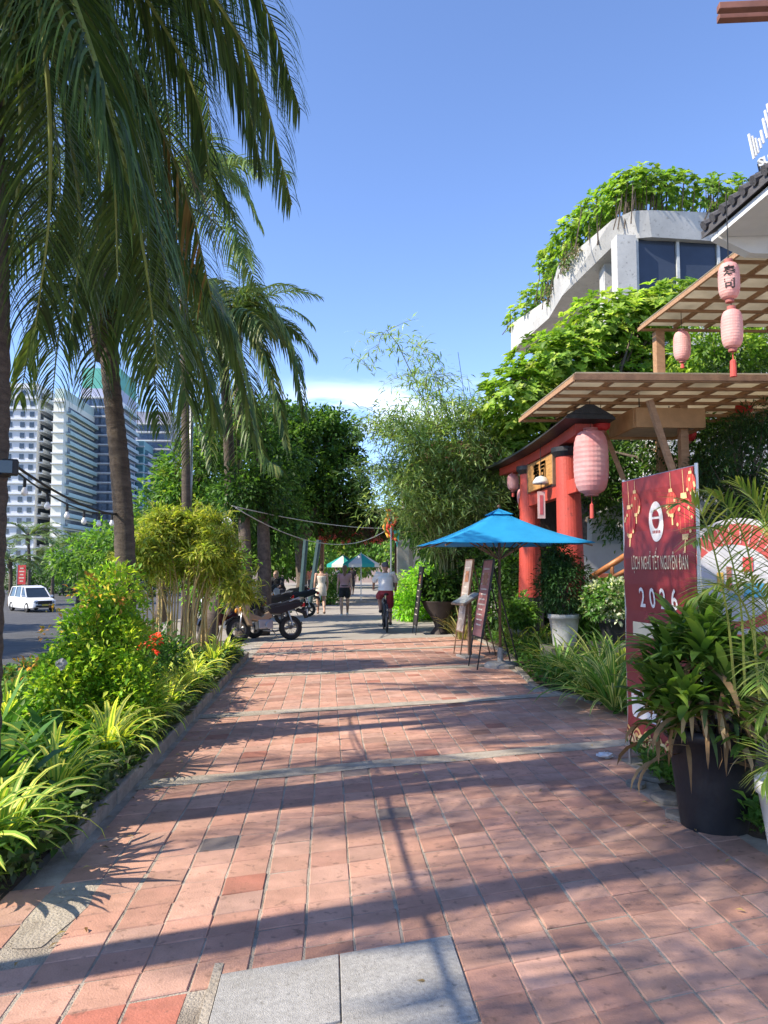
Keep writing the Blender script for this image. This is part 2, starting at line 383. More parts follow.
def text_mesh(body, size=1, align='CENTER', extrude=0, bold=0, space=1, xs=1):
    cu = bpy.data.curves.new('txt', 'FONT'); cu.body = body; cu.size = size; cu.align_x = align; cu.align_y = 'CENTER'; cu.extrude = extrude
    cu.offset = bold; cu.space_character = space; cu.resolution_u = 3
    o = bpy.data.objects.new('txt', cu); COL.objects.link(o); bpy.context.view_layer.update()
    dg = bpy.context.evaluated_depsgraph_get(); me = bpy.data.meshes.new_from_object(o.evaluated_get(dg))
    vs = [V((v.co.x*xs, v.co.y, v.co.z)) for v in me.vertices]; fs = [tuple(p.vertices) for p in me.polygons]
    bpy.data.objects.remove(o); bpy.data.curves.remove(cu); bpy.data.meshes.remove(me)
    return vs, fs
def add_text(mb, body, fn, **k):
    vs, fs = text_mesh(body, **k); i = len(mb.v); mb.v += [fn(v) for v in vs]
    for f in fs: mb.f.append(tuple(i+j for j in f)); mb.c.append((1, 1, 1))
# ================================================================== SETTING
def sheet(name, pts, z, m, kind=True):
    mb = MB(); mb.poly([V((x, y, z)) for x, y in pts]); o = mb.build(name, m); struct(o); return o
GROUND = mat('ground', (.16, .17, .10), .95, .25, .3, col2=(.12, .10, .07))
sheet('ground', [(-900, -60), (900, -60), (900, 1600), (-900, 1600)], -1.46, GROUND)
ASPH = mat('asphalt', (.085, .085, .088), .9, .15, 1.2, bump=.8, bs=150, col2=(.06, .06, .063))
sheet('road', [(-44, -30), (-5.6, -30), (-5.6, 200), (-44, 200)], -1.42, ASPH)
FARP = mat('grey_pavement', (.36, .325, .285), .9, .1, .7, bump=.6, bs=90, col2=(.27, .245, .215))
# pavement slab (top at z=0) with the concrete beyond the brick
mb = MB(); mb.box((17.65, 65, -.75), (44.6, 190, 1.5)); struct(mb.build('pavement', FARP))
KERB = mat('kerb_stone', (.36, .315, .26), .9, .18, 5, bump=1.2, bs=50, col2=(.17, .145, .12))
mb = MB(); y = -6
while y < 110:
    mb.box((-5.5, y+.49, -1.36), (.18, .975, .14)); y += .98
struct(mb.build('road_kerb', KERB, bevel=.012))
# --- brick paving: real tiles, sheared grid, sunk slightly uneven
SH = .268; TW = .21; TH = .212
MORT = mat('mortar', (.50, .44, .36), .95, .2, 3.5, bump=1.2, bs=120, col2=(.20, .165, .13))
edge = [(-20, 4.8), (3.2, 4.8), (4.2, 2.45), (5.5, 2.3), (6.5, 2.55), (7.3, 3.3), (8.6, 3.35), (10, 2.7), (12, 2.95), (14, 3.3), (30, 3.4)]
def redge(y):
    for (a, b), (c, d) in zip(edge, edge[1:]):
        if a <= y <= c: return b+(d-b)*(y-a)/(c-a)
    return 3.3
poly = [(-3.6, -1), (4.9, -1)]+[(redge(k*.5)+.1, k*.5) for k in range(0, 35)]+[(3.4, 17.2+SH*3.4), (-1.5, 17.2-SH*1.5), (-1.5, 3.9), (-3.6, 3.6)]
mb = MB(); mb.poly([V((a, b, .0135)) for a, b in poly]); struct(mb.build('mortar_bed', MORT))
bands = [6.1, 8.7, 11.75, 14.7]
TILE = mat('clay_tile', (1, 1, 1), .78, .16, 7, bump=.35, bs=110, attr=True, spec=.3, grime=(1.6, .45, (.20, .13, .095)))
mb = MB(); i0 = -16
base_cols = [(.49, .275, .20), (.465, .25, .185), (.51, .295, .22), (.44, .235, .17), (.49, .29, .22), (.49, .27, .195)]
for i in range(-19, 22):
    x0 = .54+i*TW; colj = U(-.012, .012); 
    yoff = U(-.01, .01)
    for j in range(-14, 80):
        xc = x0+TW/2; y0 = j*TH+yoff; yc = y0+TH/2+SH*xc
        if yc < -.8 or yc > 17.1+SH*xc: continue
        if xc > redge(yc)-.02 or (yc > 3.98-.12*(xc+1.5) and xc < -1.36): continue
        if -.44 < xc < .54 and 2.62 < yc-SH*xc < 3.26: continue
        if any(bd-.02 < yc-SH*xc-.0 < bd+.22 for bd in bands): continue
        if -1.4 < xc < -1.1 and 3.35 < yc < 4.05: continue
        h = .018+random.gauss(0, .0014); tx = random.gauss(0, .005); ty = random.gauss(0, .005); g = .0035+abs(random.gauss(0, .002))
        c = random.choice(base_cols); k = 1+random.gauss(0, .06); c = tuple(v*k for v in c)
        r = random.random()
        if r < .010: c = (.18, .15, .14)
        elif r < .026: c = (.39, .16, .11)
        elif r < .06: c = tuple(v*.72 for v in c)
        elif r < .09: c = (.44, .27, .21)
        if x0 < -.42 and 2.3 < yc < 3.0 and xc > -.95: c = (.44, .16, .11) if random.random() < .8 else c
        q = []
        for ax, ay in ((g, g*.55), (TW-g, g*.55), (TW-g, TH-g*.55), (g, TH-g*.55)):
            X = x0+ax+colj*.3+random.gauss(0, .0015); Y = y0+ay+SH*(x0+ax)+random.gauss(0, .0015)
            q.append((X, Y, h+tx*(ax-TW/2)+ty*(ay-TH/2)))
        b = .004; n0 = len(mb.v); cx = sum(p[0] for p in q)/4; cy = sum(p[1] for p in q)/4
        for p in q: mb.v.append(V((p[0], p[1], .004)))
        for p in q: mb.v.append(V((p[0], p[1], p[2]-.004)))
        for p in q: mb.v.append(V((p[0]+(b if p[0] < cx else -b), p[1]+(b if p[1] < cy else -b), p[2])))
        for o in (0, 4):
            for e in range(4):
                e2 = (e+1) % 4; mb.f.append((n0+o+e, n0+o+e2, n0+o+4+e2, n0+o+4+e)); mb.c.append(c)
        mb.f.append((n0+8, n0+9, n0+10, n0+11)); mb.c.append(c)
struct(mb.build('brick_paving', TILE))
BANDM = mat('cement', (.46, .405, .33), .85, .12, 5, bump=1, bs=70, col2=(.29, .25, .20), grime=(2, .4, (.24, .19, .14)))
for bd in bands:
    mb = MB(); xa = -1.36; xb = redge(bd+.8)
    n = 24
    for k in range(n):
        a = xa+(xb-xa)*k/n; b = xa+(xb-xa)*(k+1)/n
        f = lambda x: (bd+.0+.018*math.sin(x*5+bd), bd+.235+.018*math.sin(x*4+2*bd))
        mb.quad(V((a, f(a)[0]+SH*a, .021)), V((b, f(b)[0]+SH*b, .021)), V((b, f(b)[1]+SH*b, .021)), V((a, f(a)[1]+SH*a, .021)))
    struct(mb.build('cement_band', BANDM))
GRAN = mat('granite_slab', (.44, .425, .40), .7, .22, 60, bump=.5, bs=200, col2=(.27, .262, .25), detail=8, grime=(3.0, .4, (.20, .18, .15)))
mb = MB()
for x0, x1, y0, y1 in ((-.405, .052, 2.80, 3.265), (.058, .535, 2.64, 3.265)):
    mb.prism([(x0, y0+SH*x0), (x1, y0+SH*x1), (x1, y1+SH*x1), (x0, y1+SH*x0)], .002, .024, 'xy')
struct(mb.build('granite_slabs', GRAN, bevel=.003, fix=True))
mb = MB(); cx, cy = -1.25, 3.72
mb.poly([V((cx+.12*math.cos(a)*(1+.25*math.sin(3*a)), cy+.36*math.sin(a)*(1+.2*math.cos(2*a)), .017)) for a in [k*PI/12 for k in range(24)]])
mb.box((-.425, 2.99, .012), (.035, .5, .024)); struct(mb.build('cement_patch', BANDM))
# --- planting bed on the left, soil on the right
mb = MB(); nx, ny = 14, 70; i0 = len(mb.v)
for a in range(ny+1):
    for b in range(nx+1):
        y = 3.95+9.77*a/ny; x = -4.6+3.05*b/nx
        h = .10*(.4+.6*math.sin(PI*min(1, max(0, b/nx)))) + U(-.015, .015)
        if b == nx or b == 0: h = .01
        mb.v.append(V((x if y > 3.9 or b < nx else x-.15, y, h)))
for a in range(ny):
    for b in range(nx):
        k = a*(nx+1)+b; mb.f.append((k, k+1, k+nx+2, k+nx+1)); mb.c.append((1, 1, 1))
struct(mb.build('planting_bed_soil', SOIL, smooth=True))
mb = MB(); y = 4.55
while y < 13.3:
    l = U(.85, 1.05); mb.box((-1.46+U(-.01, .01), y+l/2, .055), (.13, l-.012, .13), Matrix.Rotation(U(-.01, .01), 3, 'Z')); y += l
struct(mb.build('bed_kerb', KERB, bevel=.015))
mb = MB(); pts = [(4.9, 2.2), (5.2, 2.2)]+[(9, 2.2), (9, 22), (3.45, 22)]+[(redge(k*.5)+.0, k*.5) for k in range(44, 4, -1)]
mb.poly([V((x, y, .012)) for x, y in pts]); struct(mb.build('garden_soil', SOIL))
mb = MB()
for k in range(16, 44):
    if 3.6 < k*.25 < 20: pass
for y in np.arange(8.6, 17, .6):
    mb.bar((redge(y)+.03, y, .025), (redge(y+.58)+.03, y+.58, .025), .10, .04)
struct(mb.build('garden_edging', KERB, bevel=.01))

# ================================================================== LEFT BED PLANTS
lily_prof = lambda s: math.sin(PI*min(1, .05+.95*s))**.75 if s < 1 else .02
# broad leaved dark green plants
LILY = [((.07, .17, .035),), ((.10, .22, .04),), ((.045, .12, .03),), ((.16, .28, .05),)]
spots = [(-2.05, 4.3, 'broad-leaved dark green lily nearest the camera on the left edge', .62), (-2.5, 4.75, 'tall broad-leaved lily behind the front one at the left edge', .75),
         (-2.25, 5.4, 'broad-leaved lily in the middle of the front bed', .68), (-2.9, 5.6, 'lily growing against the left palm trunk', .8), (-2.0, 6.15, 'leafy lily between the striped spider plants and the round bush', .6),
         (-2.7, 6.5, 'lily with upright leaves in front of the round orange-tipped bush', .7), (-2.15, 4.95, 'lily with arching leaves just behind the kerb corner', .6), (-3.1, 4.9, 'lily at the far left of the front bed', .75),
         (-2.05, 7.4, 'dark lily at the foot of the ringed palm trunk', .55), (-2.0, 8.5, 'dark leafy lily in front of the bamboo clump', .5)]
for x, y, lab, L in spots:
    clump('lily_plant', lab, (x, y, .04), 46, L*.95, .085, LILY, 1, (.75, 1.45), (.5, 1.7), 'plant', 'broad-leaved lilies in the left bed', spread=.26, prof=lily_prof, seg=5)
# striped spider plants along the kerb
sp_ = [(-1.66, 4.25, 'large yellow striped spider plant at the near end of the kerb', .50, GY, 34), (-1.85, 4.0, 'yellow striped spider plant at the very left edge of the photo', .5, GY, 26),
       (-1.72, 6.25, 'yellow spider plant with long arching leaves, third along the kerb', .46, YG, 40), (-1.95, 5.7, 'yellow spider plant half hidden between lilies behind the kerb', .45, GY, 30),
       (-1.78, 7.6, 'bright yellow spider plant halfway along the kerb', .45, YG, 46), (-1.62, 7.1, 'pale green and cream spider plant at the kerb edge, mid bed', .33, GY, 36),
       (-1.75, 9.0, 'yellow spider plant beyond the halfway point of the kerb', .42, YG, 42), (-1.68, 10.3, 'yellow spider plant third from the far end of the kerb', .42, YG, 40),
       (-1.62, 11.6, 'yellow spider plant second from the far end of the kerb', .4, YG, 40), (-1.72, 12.9, 'yellow spider plant at the far end of the kerb beside the motorcycles', .42, YG, 40),
       (-2.2, 11.4, 'yellow green spider plant behind the far kerb plants', .4, YG, 30), (-1.6, 8.3, 'grey green spider plant spilling over the kerb', .32, GY, 30), (-1.6, 9.7, 'grey green spider plant low on the kerb near the far end', .3, GY, 28),
       (-1.66, 5.15, 'yellow green spider plant leaning over the kerb, second from the near end', .36, YG, 30), (-1.9, 6.9, 'yellow spider plant in the second row in front of the round bush', .42, YG, 34), (-2.0, 8.2, 'yellow spider plant in the second row beside the red flowers', .42, YG, 32),
       (-1.95, 9.6, 'yellow spider plant in the second row before the bamboo clump', .4, YG, 32), (-2.3, 4.15, 'yellow green spider plant among the lilies at the left edge', .5, YG, 30), (-2.9, 7.3, 'yellow spider plant left of the round bush', .5, YG, 34)]
for x, y, lab, L, pal, n in sp_:
    if x > -1.7: x -= .07
    clump('spider_plant', lab, (x+.02, y, .15), int(n*1.6), L*1.3, .042, [pal, pal, YG if pal is GY else GY], 3, (.55, 1.5), (1.1, 2.6), 'plant', 'striped spider plants along the left kerb', spread=.09, seg=7)
# dark low edging foliage and ground cover
def cover(name, label, xs, ys, n, L, W, cols, zmax, cat='ground cover'):
    x = RNG.uniform(*xs, n); y = RNG.uniform(*ys, n); z = .03+RNG.random(n)**1.6*zmax
    z = np.where(x > -1.54, z+.06, z)
    if xs[0] > 0: x = x+np.array([redge(v) for v in y])-xs[0]+.02
    d = unit(n)*np.array([1, 1, .4])+np.array([0, 0, .55]); up = unit(n)*.5+np.array([0, 0, 1.])
    LL = L*(.5+RNG.random(n))
    o = np_mesh(name, [leaf_arrays(np.stack([x, y, z], 1), d, up, LL, LL*W, rcols(n, cols))], LEAF)
    return tag(o, label, cat, kind='stuff')
cover('ground_cover', 'low dark green leaves covering the soil of the left bed', (-4.5, -1.5), (3.95, 13.6), 30000, .11, .42, [(.05, .12, .03), (.08, .17, .04), (.12, .22, .05), (.05, .09, .03)], .2)
cover('kerb_weeds', 'small purplish green leaves packed behind the left kerb', (-2.0, -1.42), (4.0, 13.4), 11000, .075, .5, [(.07, .10, .05), (.10, .11, .07), (.05, .10, .03), (.12, .16, .06)], .13)
cover('garden_weeds', 'low green weeds under the spider plants on the right', (.0001, 2.2), (8.4, 16), 7000, .10, .4, [(.04, .10, .02), (.07, .15, .03)], .22)
cover('pot_weeds', 'small weeds around the foot of the black pot', (.0001, .6), (4.3, 6.6), 3000, .075, .5, [(.06, .14, .03), (.09, .18, .04)], .16)
# round croton bush with orange tips
BG = [(.18, .32, .035), (.24, .38, .04), (.32, .42, .05), (.11, .23, .03), (.38, .44, .06)]
b0 = P(104, 620, 7.25); bx = b0.x
lob = [((bx, 7.2, .40), (.50, .5, .42)), ((bx+.02, 7.25, .82), (.40, .40, .42)), ((bx+.05, 7.3, 1.25), (.27, .28, .36)), ((bx-.30, 7.0, .50), (.30, .32, .34)), ((bx-.1, 7.2, 1.02), (.25, .26, .3)), ((bx+.28, 7.1, .5), (.26, .28, .30))]
tips = lobes_leaves([((bx+.0, 7.15, 1.38), (.26, .28, .2)), ((bx-.22, 7.0, 1.1), (.22, .22, .2)), ((bx-.55, 6.9, .72), (.16, .16, .16))], 34, 8, .06, .05, .45, [(.55, .34, .08), (.55, .42, .08), (.58, .25, .08)], droop=-.3, shell=.9)
tree('round_bush', 'rounded bright green bush with orange young tips in front of the ringed palm', (bx, 7.25, .05), .9, lob, 1000, 13, .10, .062, .5, BG, .03, None, cat='bush', extra=[tips], droop=-.1)
# yellow variegated bush right beside it (low)
lob = [((-2.75, 6.35, .35), (.35, .3, .35)), ((-2.9, 7.9, .5), (.4, .5, .45))]
tree('hedge_shrub', 'low yellow green shrub left of the round bush beside the road', (-3.3, 6.6, .05), .3, [((-3.3, 6.6, .32), (.4, .45, .32))], 160, 12, .1, .07, .5, [(.30, .36, .05), (.16, .27, .04), (.4, .42, .06)], .02, cat='bush')
# ixora with red flowers
def flowers(lobes, n, per, col, L=.045): return lobes_leaves(lobes, n, per, .035, L, .8, col, droop=-.5, shell=1.0, jit=.15)
lob = [((-2.25, 8.6, .55), (.45, .5, .45)), ((-2.0, 9.1, .5), (.35, .4, .4))]
fl = flowers([((-2.25, 8.5, .72), (.42, .45, .32))], 26, 22, [(.62, .05, .04), (.7, .10, .07)])
tree('flowering_shrub', 'dark green shrub with red flower heads beside the ringed palm trunk', (-2.2, 8.8, .05), .5, lob, 260, 12, .09, .075, .45, [(.04, .10, .02), (.06, .14, .03)], .025, cat='bush', extra=[fl])
lob = [((-2.35, 10.2, .32), (.5, .6, .28)), ((-2.2, 11.3, .25), (.35, .5, .22))]
tree('low_shrub', 'dark green low shrub under the yellow bamboo clump', (-2.1, 10.6, .05), .4, lob, 260, 12, .1, .09, .4, [(.03, .08, .02), (.05, .11, .03)], .025, cat='bush')
tree('edge_shrub', 'dark shrub at the far end of the bed beside the motorcycles', (-2.9, 12.9, .05), .5, [((-2.9, 12.9, .35), (.5, .5, .35))], 160, 12, .1, .08, .45, [(.04, .10, .02), (.08, .17, .03)], .025, cat='bush')

# yellow green bamboo clump
def bamboo(name, label, base, culms, leafL, leafW, cols, per, cr=.02, culmcol=(.42, .34, .13), twig=.5, cat='bamboo', sub=6, start=.45, spread=.3):
    t = thing(name, label, cat, base, 0); mb = MB(); pos = []; dd = []
    for (bx_, by_), tip, arch in culms:
        a = V((base[0]+bx_, base[1]+by_, 0)); e = V(tip); c1 = a+V((0, 0, (e.z)*.65))+V(((e.x-a.x)*.2, (e.y-a.y)*.2, 0))+V((U(-.1, .1), U(-.1, .1), 0)); 
        pts = spline([a, a.lerp(c1, .5), c1, e-V((e.x-c1.x, e.y-c1.y, 0))*.25+V((0, 0, arch)), e], 14)
        mb.tube(pts, [cr*(1-.85*k/14) for k in range(15)], 6, jcol(culmcol, .2))
        for _ in range(sub*4):
            s = start+(1-start)*random.random()**.8; k = min(13, int(s*14)); p = pts[k].lerp(pts[k+1], s*14-k)
            d = V((U(-1, 1), U(-1, 1), U(-.25, .6))).normalized()*twig*U(.4, 1)
            q = p+d-V((0, 0, .15*twig)); 
            for z in range(per):
                f = random.random()**.7; r = p.lerp(q, f)+V((U(-1, 1), U(-1, 1), U(-1, 1)))*.12*twig*spread*3; pos.append(tuple(r)); dd.append(tuple(d*.8+V((U(-1, 1), U(-1, 1), U(-1.1, .35)))*.8*twig))
            if random.random() < .35: mb.tube([p, p.lerp(q, .6)+V((0, 0, .04)), q], [cr*.3, cr*.2, cr*.08], 4, jcol(culmcol, .2), cap=False)
    mb.build('stem', mat('bamboo_stem', (1, 1, 1), .5, .15, 8, attr=True), t, world=True, smooth=True)
    n = len(pos); LL = leafL*(.6+.8*RNG.random(n))
    np_mesh('foliage', [leaf_arrays(np.array(pos), np.array(dd), unit(n)*.5+np.array([0, 0, 1.]), LL, LL*leafW, rcols(n, cols, .22), .1)], LEAF, t)
    return t
bc = P(182, 640, 12); culms = []
for k in range(44):
    a = U(0, 2*PI); r = U(.05, .42); R = U(.2, 1.0)**.7; th = a+U(-.4, .4)
    culms.append(((r*math.cos(a)*1.3, r*math.sin(a)), (bc.x+R*1.0*math.cos(th), 12+R*.8*math.sin(th), 2.4-1.05*R**2+U(-.3, .1)), U(.0, .15)))
bamboo('bamboo_clump', 'rounded yellow green bamboo clump with bare straw coloured stems in the left bed', (bc.x, 12, 0), culms, .12, .2, [(.34, .36, .06), (.24, .30, .05), (.42, .40, .09), (.18, .24, .05)], 26, .017, (.50, .36, .15), .36, 'bamboo', 6, .62, .4)
# small twiggy shrub right of the clump (in front of the dark trunks)
lob = [((-2.25, 14.2, 1.35), (.5, .5, .4)), ((-1.9, 14.3, 1.75), (.5, .4, .3)), ((-2.4, 14.2, 2.0), (.5, .5, .35))]
tree('twiggy_shrub', 'thin twiggy shrub with bright leaves between the bamboo clump and the motorcycles', (-2.4, 14.2, 0), 1.0, lob, 80, 8, .12, .11, .45, [(.12, .28, .04), (.18, .34, .05)], .025, cat='bush', droop=.0)
# stone in the bed
mb = MB(); mb.sphere(P(62, 664, 6.3), .045, 9, 6, sc3=(1, .7, .8))
for k, v in enumerate(mb.v): mb.v[k] = v+V((U(-1, 1), U(-1, 1), U(-1, 1)))*.015
tag(mb.build('stone', mat('bed_stone', (.42, .41, .40), .9, .2, 20, bump=1)), 'grey stone standing among the lilies in the left bed', 'stone')

# ================================================================== PALMS
PG = ((.07, .12, .035), (.055, .10, .03), (.10, .15, .04), (.045, .075, .025)); OR = (.24, .15, .06)
NX = P(-18, 500, 5).x
# 1. near palm: trunk along the left picture edge, crown above the frame
t = thing('coconut_palm', 'near coconut palm with its dark trunk along the left picture edge', 'palm tree', (NX, 5.0, 0))
palm_trunk(t, [(NX, 5, -.05), (NX, 5.0, 1.5), (NX-.01, 5.0, 3.2), (-2.32, 4.95, 5.6)], .16, .12)
ct = V((-2.32, 4.95, 5.65))
def hero(ctrl, **k): 
    pts = spline([ct if c is None else P(*c) for c in ctrl], 20); return frond(t, pts, **k)
hk = dict(nl=98, LL=.80, W=.023, cols=PG, r0=.028, hang=.5, seg=5, rcol=(.24, .26, .08))
hero([None, (40, -60, 4.4), (95, 60, 4.2), (140, 230, 4.3), (158, 370, 4.6)], **{**hk, 'rcol': (.22, .26, .07)})
hero([None, (60, -60, 5.2), (130, 60, 5.3), (185, 190, 5.5), (212, 300, 5.7)], **{**hk, 'tip': (.62, OR, .30)})
hero([None, (120, -120, 5.2), (195, -30, 5.4), (255, 70, 5.6), (292, 205, 5.8)], **{**hk, 'LL': .72})
hero([None, (70, -120, 5.8), (150, -60, 6.3), (215, 20, 6.6), (262, 120, 6.8)], **{**hk, 'LL': .8})
hero([None, (20, -80, 4.6), (45, 50, 4.4), (50, 200, 4.5), (35, 330, 4.7)], **{**hk, 'LL': .8})
hero([None, (0, -90, 5.3), (5, 20, 5.4), (0, 160, 5.6), (-10, 300, 5.8)], **hk)
hero([None, (20, -60, 5.6), (80, 60, 6.0), (100, 190, 6.2), (85, 300, 6.3)], **hk)
hero([None, (90, -80, 6.0), (150, 40, 6.5), (170, 150, 6.8), (150, 280, 7.0)], **{**hk, 'tip': (.6, OR, .2)})
hero([None, (10, -20, 5.9), (-10, 120, 6.4), (-40, 250, 6.6)], **hk)
for ctrl in ([None, (50, -40, 5.0), (110, 60, 5.1), (150, 170, 5.2), (170, 300, 5.3)], [None, (90, -60, 5.5), (160, 20, 5.8), (200, 110, 6.0), (215, 230, 6.1)], [None, (20, -30, 5.0), (60, 90, 5.0), (80, 220, 5.1), (70, 340, 5.2)], [None, (0, -20, 4.9), (20, 80, 4.9), (15, 220, 5.0), (-5, 330, 5.0)],
             [None, (110, -90, 5.7), (180, -20, 6.0), (235, 60, 6.2), (262, 170, 6.3)], [None, (40, -80, 6.0), (110, 10, 6.4), (140, 130, 6.6), (125, 240, 6.8)], [None, (130, -140, 5.6), (200, -80, 5.8), (262, 0, 6.0), (300, 110, 6.2)], [None, (60, 0, 5.6), (120, 140, 5.8), (180, 260, 5.9), (232, 330, 6.0)], [None, (30, -60, 4.5), (70, 40, 4.3), (110, 150, 4.3), (118, 280, 4.4)]):
    hero(ctrl, **hk)
for ctrl in ([None, (0, -60, 6.2), (40, 60, 6.8), (60, 170, 7.0), (50, 270, 7.1)], [None, (70, -60, 6.6), (120, 50, 7.2), (150, 150, 7.4), (160, 260, 7.5)], [None, (-10, -40, 6.4), (10, 80, 7.0), (5, 200, 7.2), (-20, 280, 7.3)], [None, (100, -100, 6.8), (160, -20, 7.4), (200, 60, 7.8), (215, 160, 8.0)], [None, (40, -50, 7.0), (90, 80, 7.6), (100, 190, 7.9), (80, 290, 8.0)]):
    hero(ctrl, **hk)
for az, el, L, bend in ((200, .9, 3.2, 1.7), (240, .8, 3.3, 2.0), (160, .7, 3.2, 1.9), (-60, 1.0, 3.2, 1.7), (130, 1.1, 3.2, 1.6), (60, 1.2, 3.0, 1.5), (290, .3, 3.0, 1.5), (250, .2, 3.1, 1.3)):
    frond(t, frond_pts(ct, math.radians(az), el, L, bend), **{**hk, 'nl': 60})
mb = MB(); mb.tube([ct-V((0, 0, .5)), ct-V((0, 0, .2)), ct+V((0, 0, .25)), ct+V((0, 0, .8))], [.13, .19, .15, .03], 10); mb.build('crown_shaft', PALMBARK, t, world=True, smooth=True)

def auto_palm(label, trunk, r0, r1, fr, cols=PG, group=None, k=None, rings=False, name='coconut_palm', nuts=0):
    t = thing(name, label, 'palm tree', (trunk[0][0], trunk[0][1], 0), 0, group); palm_trunk(t, trunk, r0, r1, 10, rings)
    c = V(trunk[-1]); kk = dict(nl=46, LL=.7, W=.04, cols=cols, r0=.024, hang=.8, seg=4); kk.update(k or {})
    for f in fr:
        if isinstance(f[0], tuple): pts = spline([c]+[P(*q) for q in f], 18)
        else: pts = frond_pts(c, math.radians(f[0]), f[1], f[2], f[3], sway=U(-.2, .2))
        frond(t, pts, **kk)
    mb = MB(); mb.tube([c-V((0, 0, .45)), c-V((0, 0, .15)), c+V((0, 0, .2)), c+V((0, 0, .55))], [r1, r1*1.9, r1*1.4, .02], 9)
    mb.build('crown_shaft', PALMBARK, t, world=True, smooth=True)
    if nuts:
        for k in range(nuts):
            a = 2*PI*k/nuts; m = MB(); m.sphere(c+V((.22*math.cos(a), .22*math.sin(a), -.18+U(-.08, .05))), .11, 9, 6, (.30, .26, .07), (1, 1, 1.2)); m.build('coconut', mat('coconut_husk', (.32, .27, .07), .6), t, world=True, smooth=True)
    return t
# 2. ringed palm
b2 = P(126, 590, 7.7)
T2 = [(b2.x+.03, 7.7, -.05), tuple(P(125, 560, 7.7)), tuple(P(120, 470, 7.75)), tuple(P(112, 390, 7.8)), tuple(P(105, 318, 7.85))]
auto_palm('coconut palm with a ringed brown trunk rising behind the round bush', T2, .105, .085,
  [((150, 290, 7.6), (196, 350, 7.7), (222, 430, 7.8)), ((135, 300, 7.3), (150, 350, 7.1), (160, 430, 7.0)), ((120, 250, 7.9), (170, 240, 8.4), (215, 300, 8.8), (240, 380, 9)), ((70, 285, 7.4), (35, 330, 7.2), (20, 400, 7.1)), ((85, 280, 7.0), (62, 320, 6.7), (52, 400, 6.6)), ((130, 268, 8.2), (175, 295, 8.6), (205, 360, 9.0), (215, 440, 9.2)),
   ((140, 250, 7.4), (190, 270, 7.4), (232, 340, 7.5), (258, 450, 7.6)), ((130, 290, 7.3), (165, 320, 7.0), (185, 390, 6.9), (190, 465, 6.9)), ((110, 260, 8.4), (130, 262, 9), (140, 330, 9.4), (137, 430, 9.6)),
   ((60, 240, 8.2), (10, 250, 8.5), (-30, 330, 8.7)), ((60, 220, 7.5), (20, 190, 7.2), (-30, 220, 7)), ((130, 220, 8), (160, 170, 8.3), (205, 165, 8.6), (235, 215, 8.8)), ((100, 200, 8), (90, 130, 8.2), (60, 100, 8.5)),
   ((95, 240, 8.6), (70, 230, 9.4), (40, 280, 10)), ((112, 290, 7.4), (100, 330, 7.1), (90, 400, 7.0))],
  k=dict(nl=64, LL=.62, W=.034, cols=((.10, .16, .05), (.13, .20, .06), (.07, .12, .04), (.17, .22, .07))), rings=True)
# 3. tall palm, pale upright frond tips against the sky
auto_palm('tall coconut palm behind, its pale crown showing against the sky', [(P(187, 600, 15).x, 15, 0), tuple(P(186, 480, 15)), tuple(P(184, 330, 15)), tuple(P(182, 205, 15))], .09, .07,
  [((200, 165, 15), (235, 175, 15), (262, 228, 15)), ((195, 150, 15), (215, 150, 15.4), (245, 190, 15.8)), ((205, 190, 14.5), (235, 225, 14), (246, 262, 13.8)), (100, .9, 3.2, 1.6), (180, .8, 3.3, 1.7), (230, .5, 3.2, 1.4), (150, .3, 3.2, 1.2), (60, .2, 3, 1.1), (270, .9, 3, 1.5), (30, 1.1, 3, 1.4), (310, .5, 3, 1.5)],
  k=dict(nl=44, LL=.85, W=.05, cols=((.12, .19, .06), (.16, .22, .08)), hang=.6))
# 4. palm with hanging old fronds, crown in front of the dark tree
auto_palm('coconut palm with drooping yellowed fronds in front of the dark broadleaf tree', [(P(228, 600, 19.5).x, 16, 0), tuple(P(229, 520, 19.5)), tuple(P(228, 430, 19.5)), tuple(P(222, 340, 19.5))], .16, .12,
  [((245, 300, 19.5), (280, 325, 19.5), (304, 385, 19.5)), ((235, 310, 18.8), (262, 345, 18.3), (275, 420, 18.3)), ((230, 330, 18.7), (250, 380, 18.2), (262, 450, 18.1), (282, 470, 17.9)), ((205, 310, 18.9), (190, 350, 18.3), (182, 440, 18.1)), ((212, 330, 18.5), (205, 380, 18.1), (212, 470, 17.8)),
   ((240, 290, 20.3), (255, 300, 21.0), (300, 360, 22.0)), ((250, 290, 19.5), (285, 330, 19.5), (300, 400, 19.5)), ((240, 320, 18.8), (270, 370, 18.4), (288, 450, 18.2)), ((208, 335, 18.8), (200, 400, 18.4), (200, 480, 18.2)), ((200, 320, 19.0), (185, 370, 18.8), (178, 450, 18.6)), ((245, 310, 20.0), (290, 350, 20.4), (306, 420, 20.6)), (180, 1.2, 3.6, 1.4), (210, .7, 3, 1.7), (150, .6, 3, 1.8), ((222, 350, 18.8), (235, 420, 18.4), (238, 520, 18.4)), ((228, 350, 18.8), (250, 420, 18.3), (256, 520, 18.3)), (90, 1.3, 3, 1.2), (45, .9, 3, 1.5), (270, 1.0, 3, 1.9), (300, .6, 3, 1.9)],
  k=dict(nl=64, LL=1.0, W=.06, cols=((.09, .15, .05), (.12, .18, .06), (.22, .24, .09), (.06, .10, .035)), hang=.7), nuts=5)
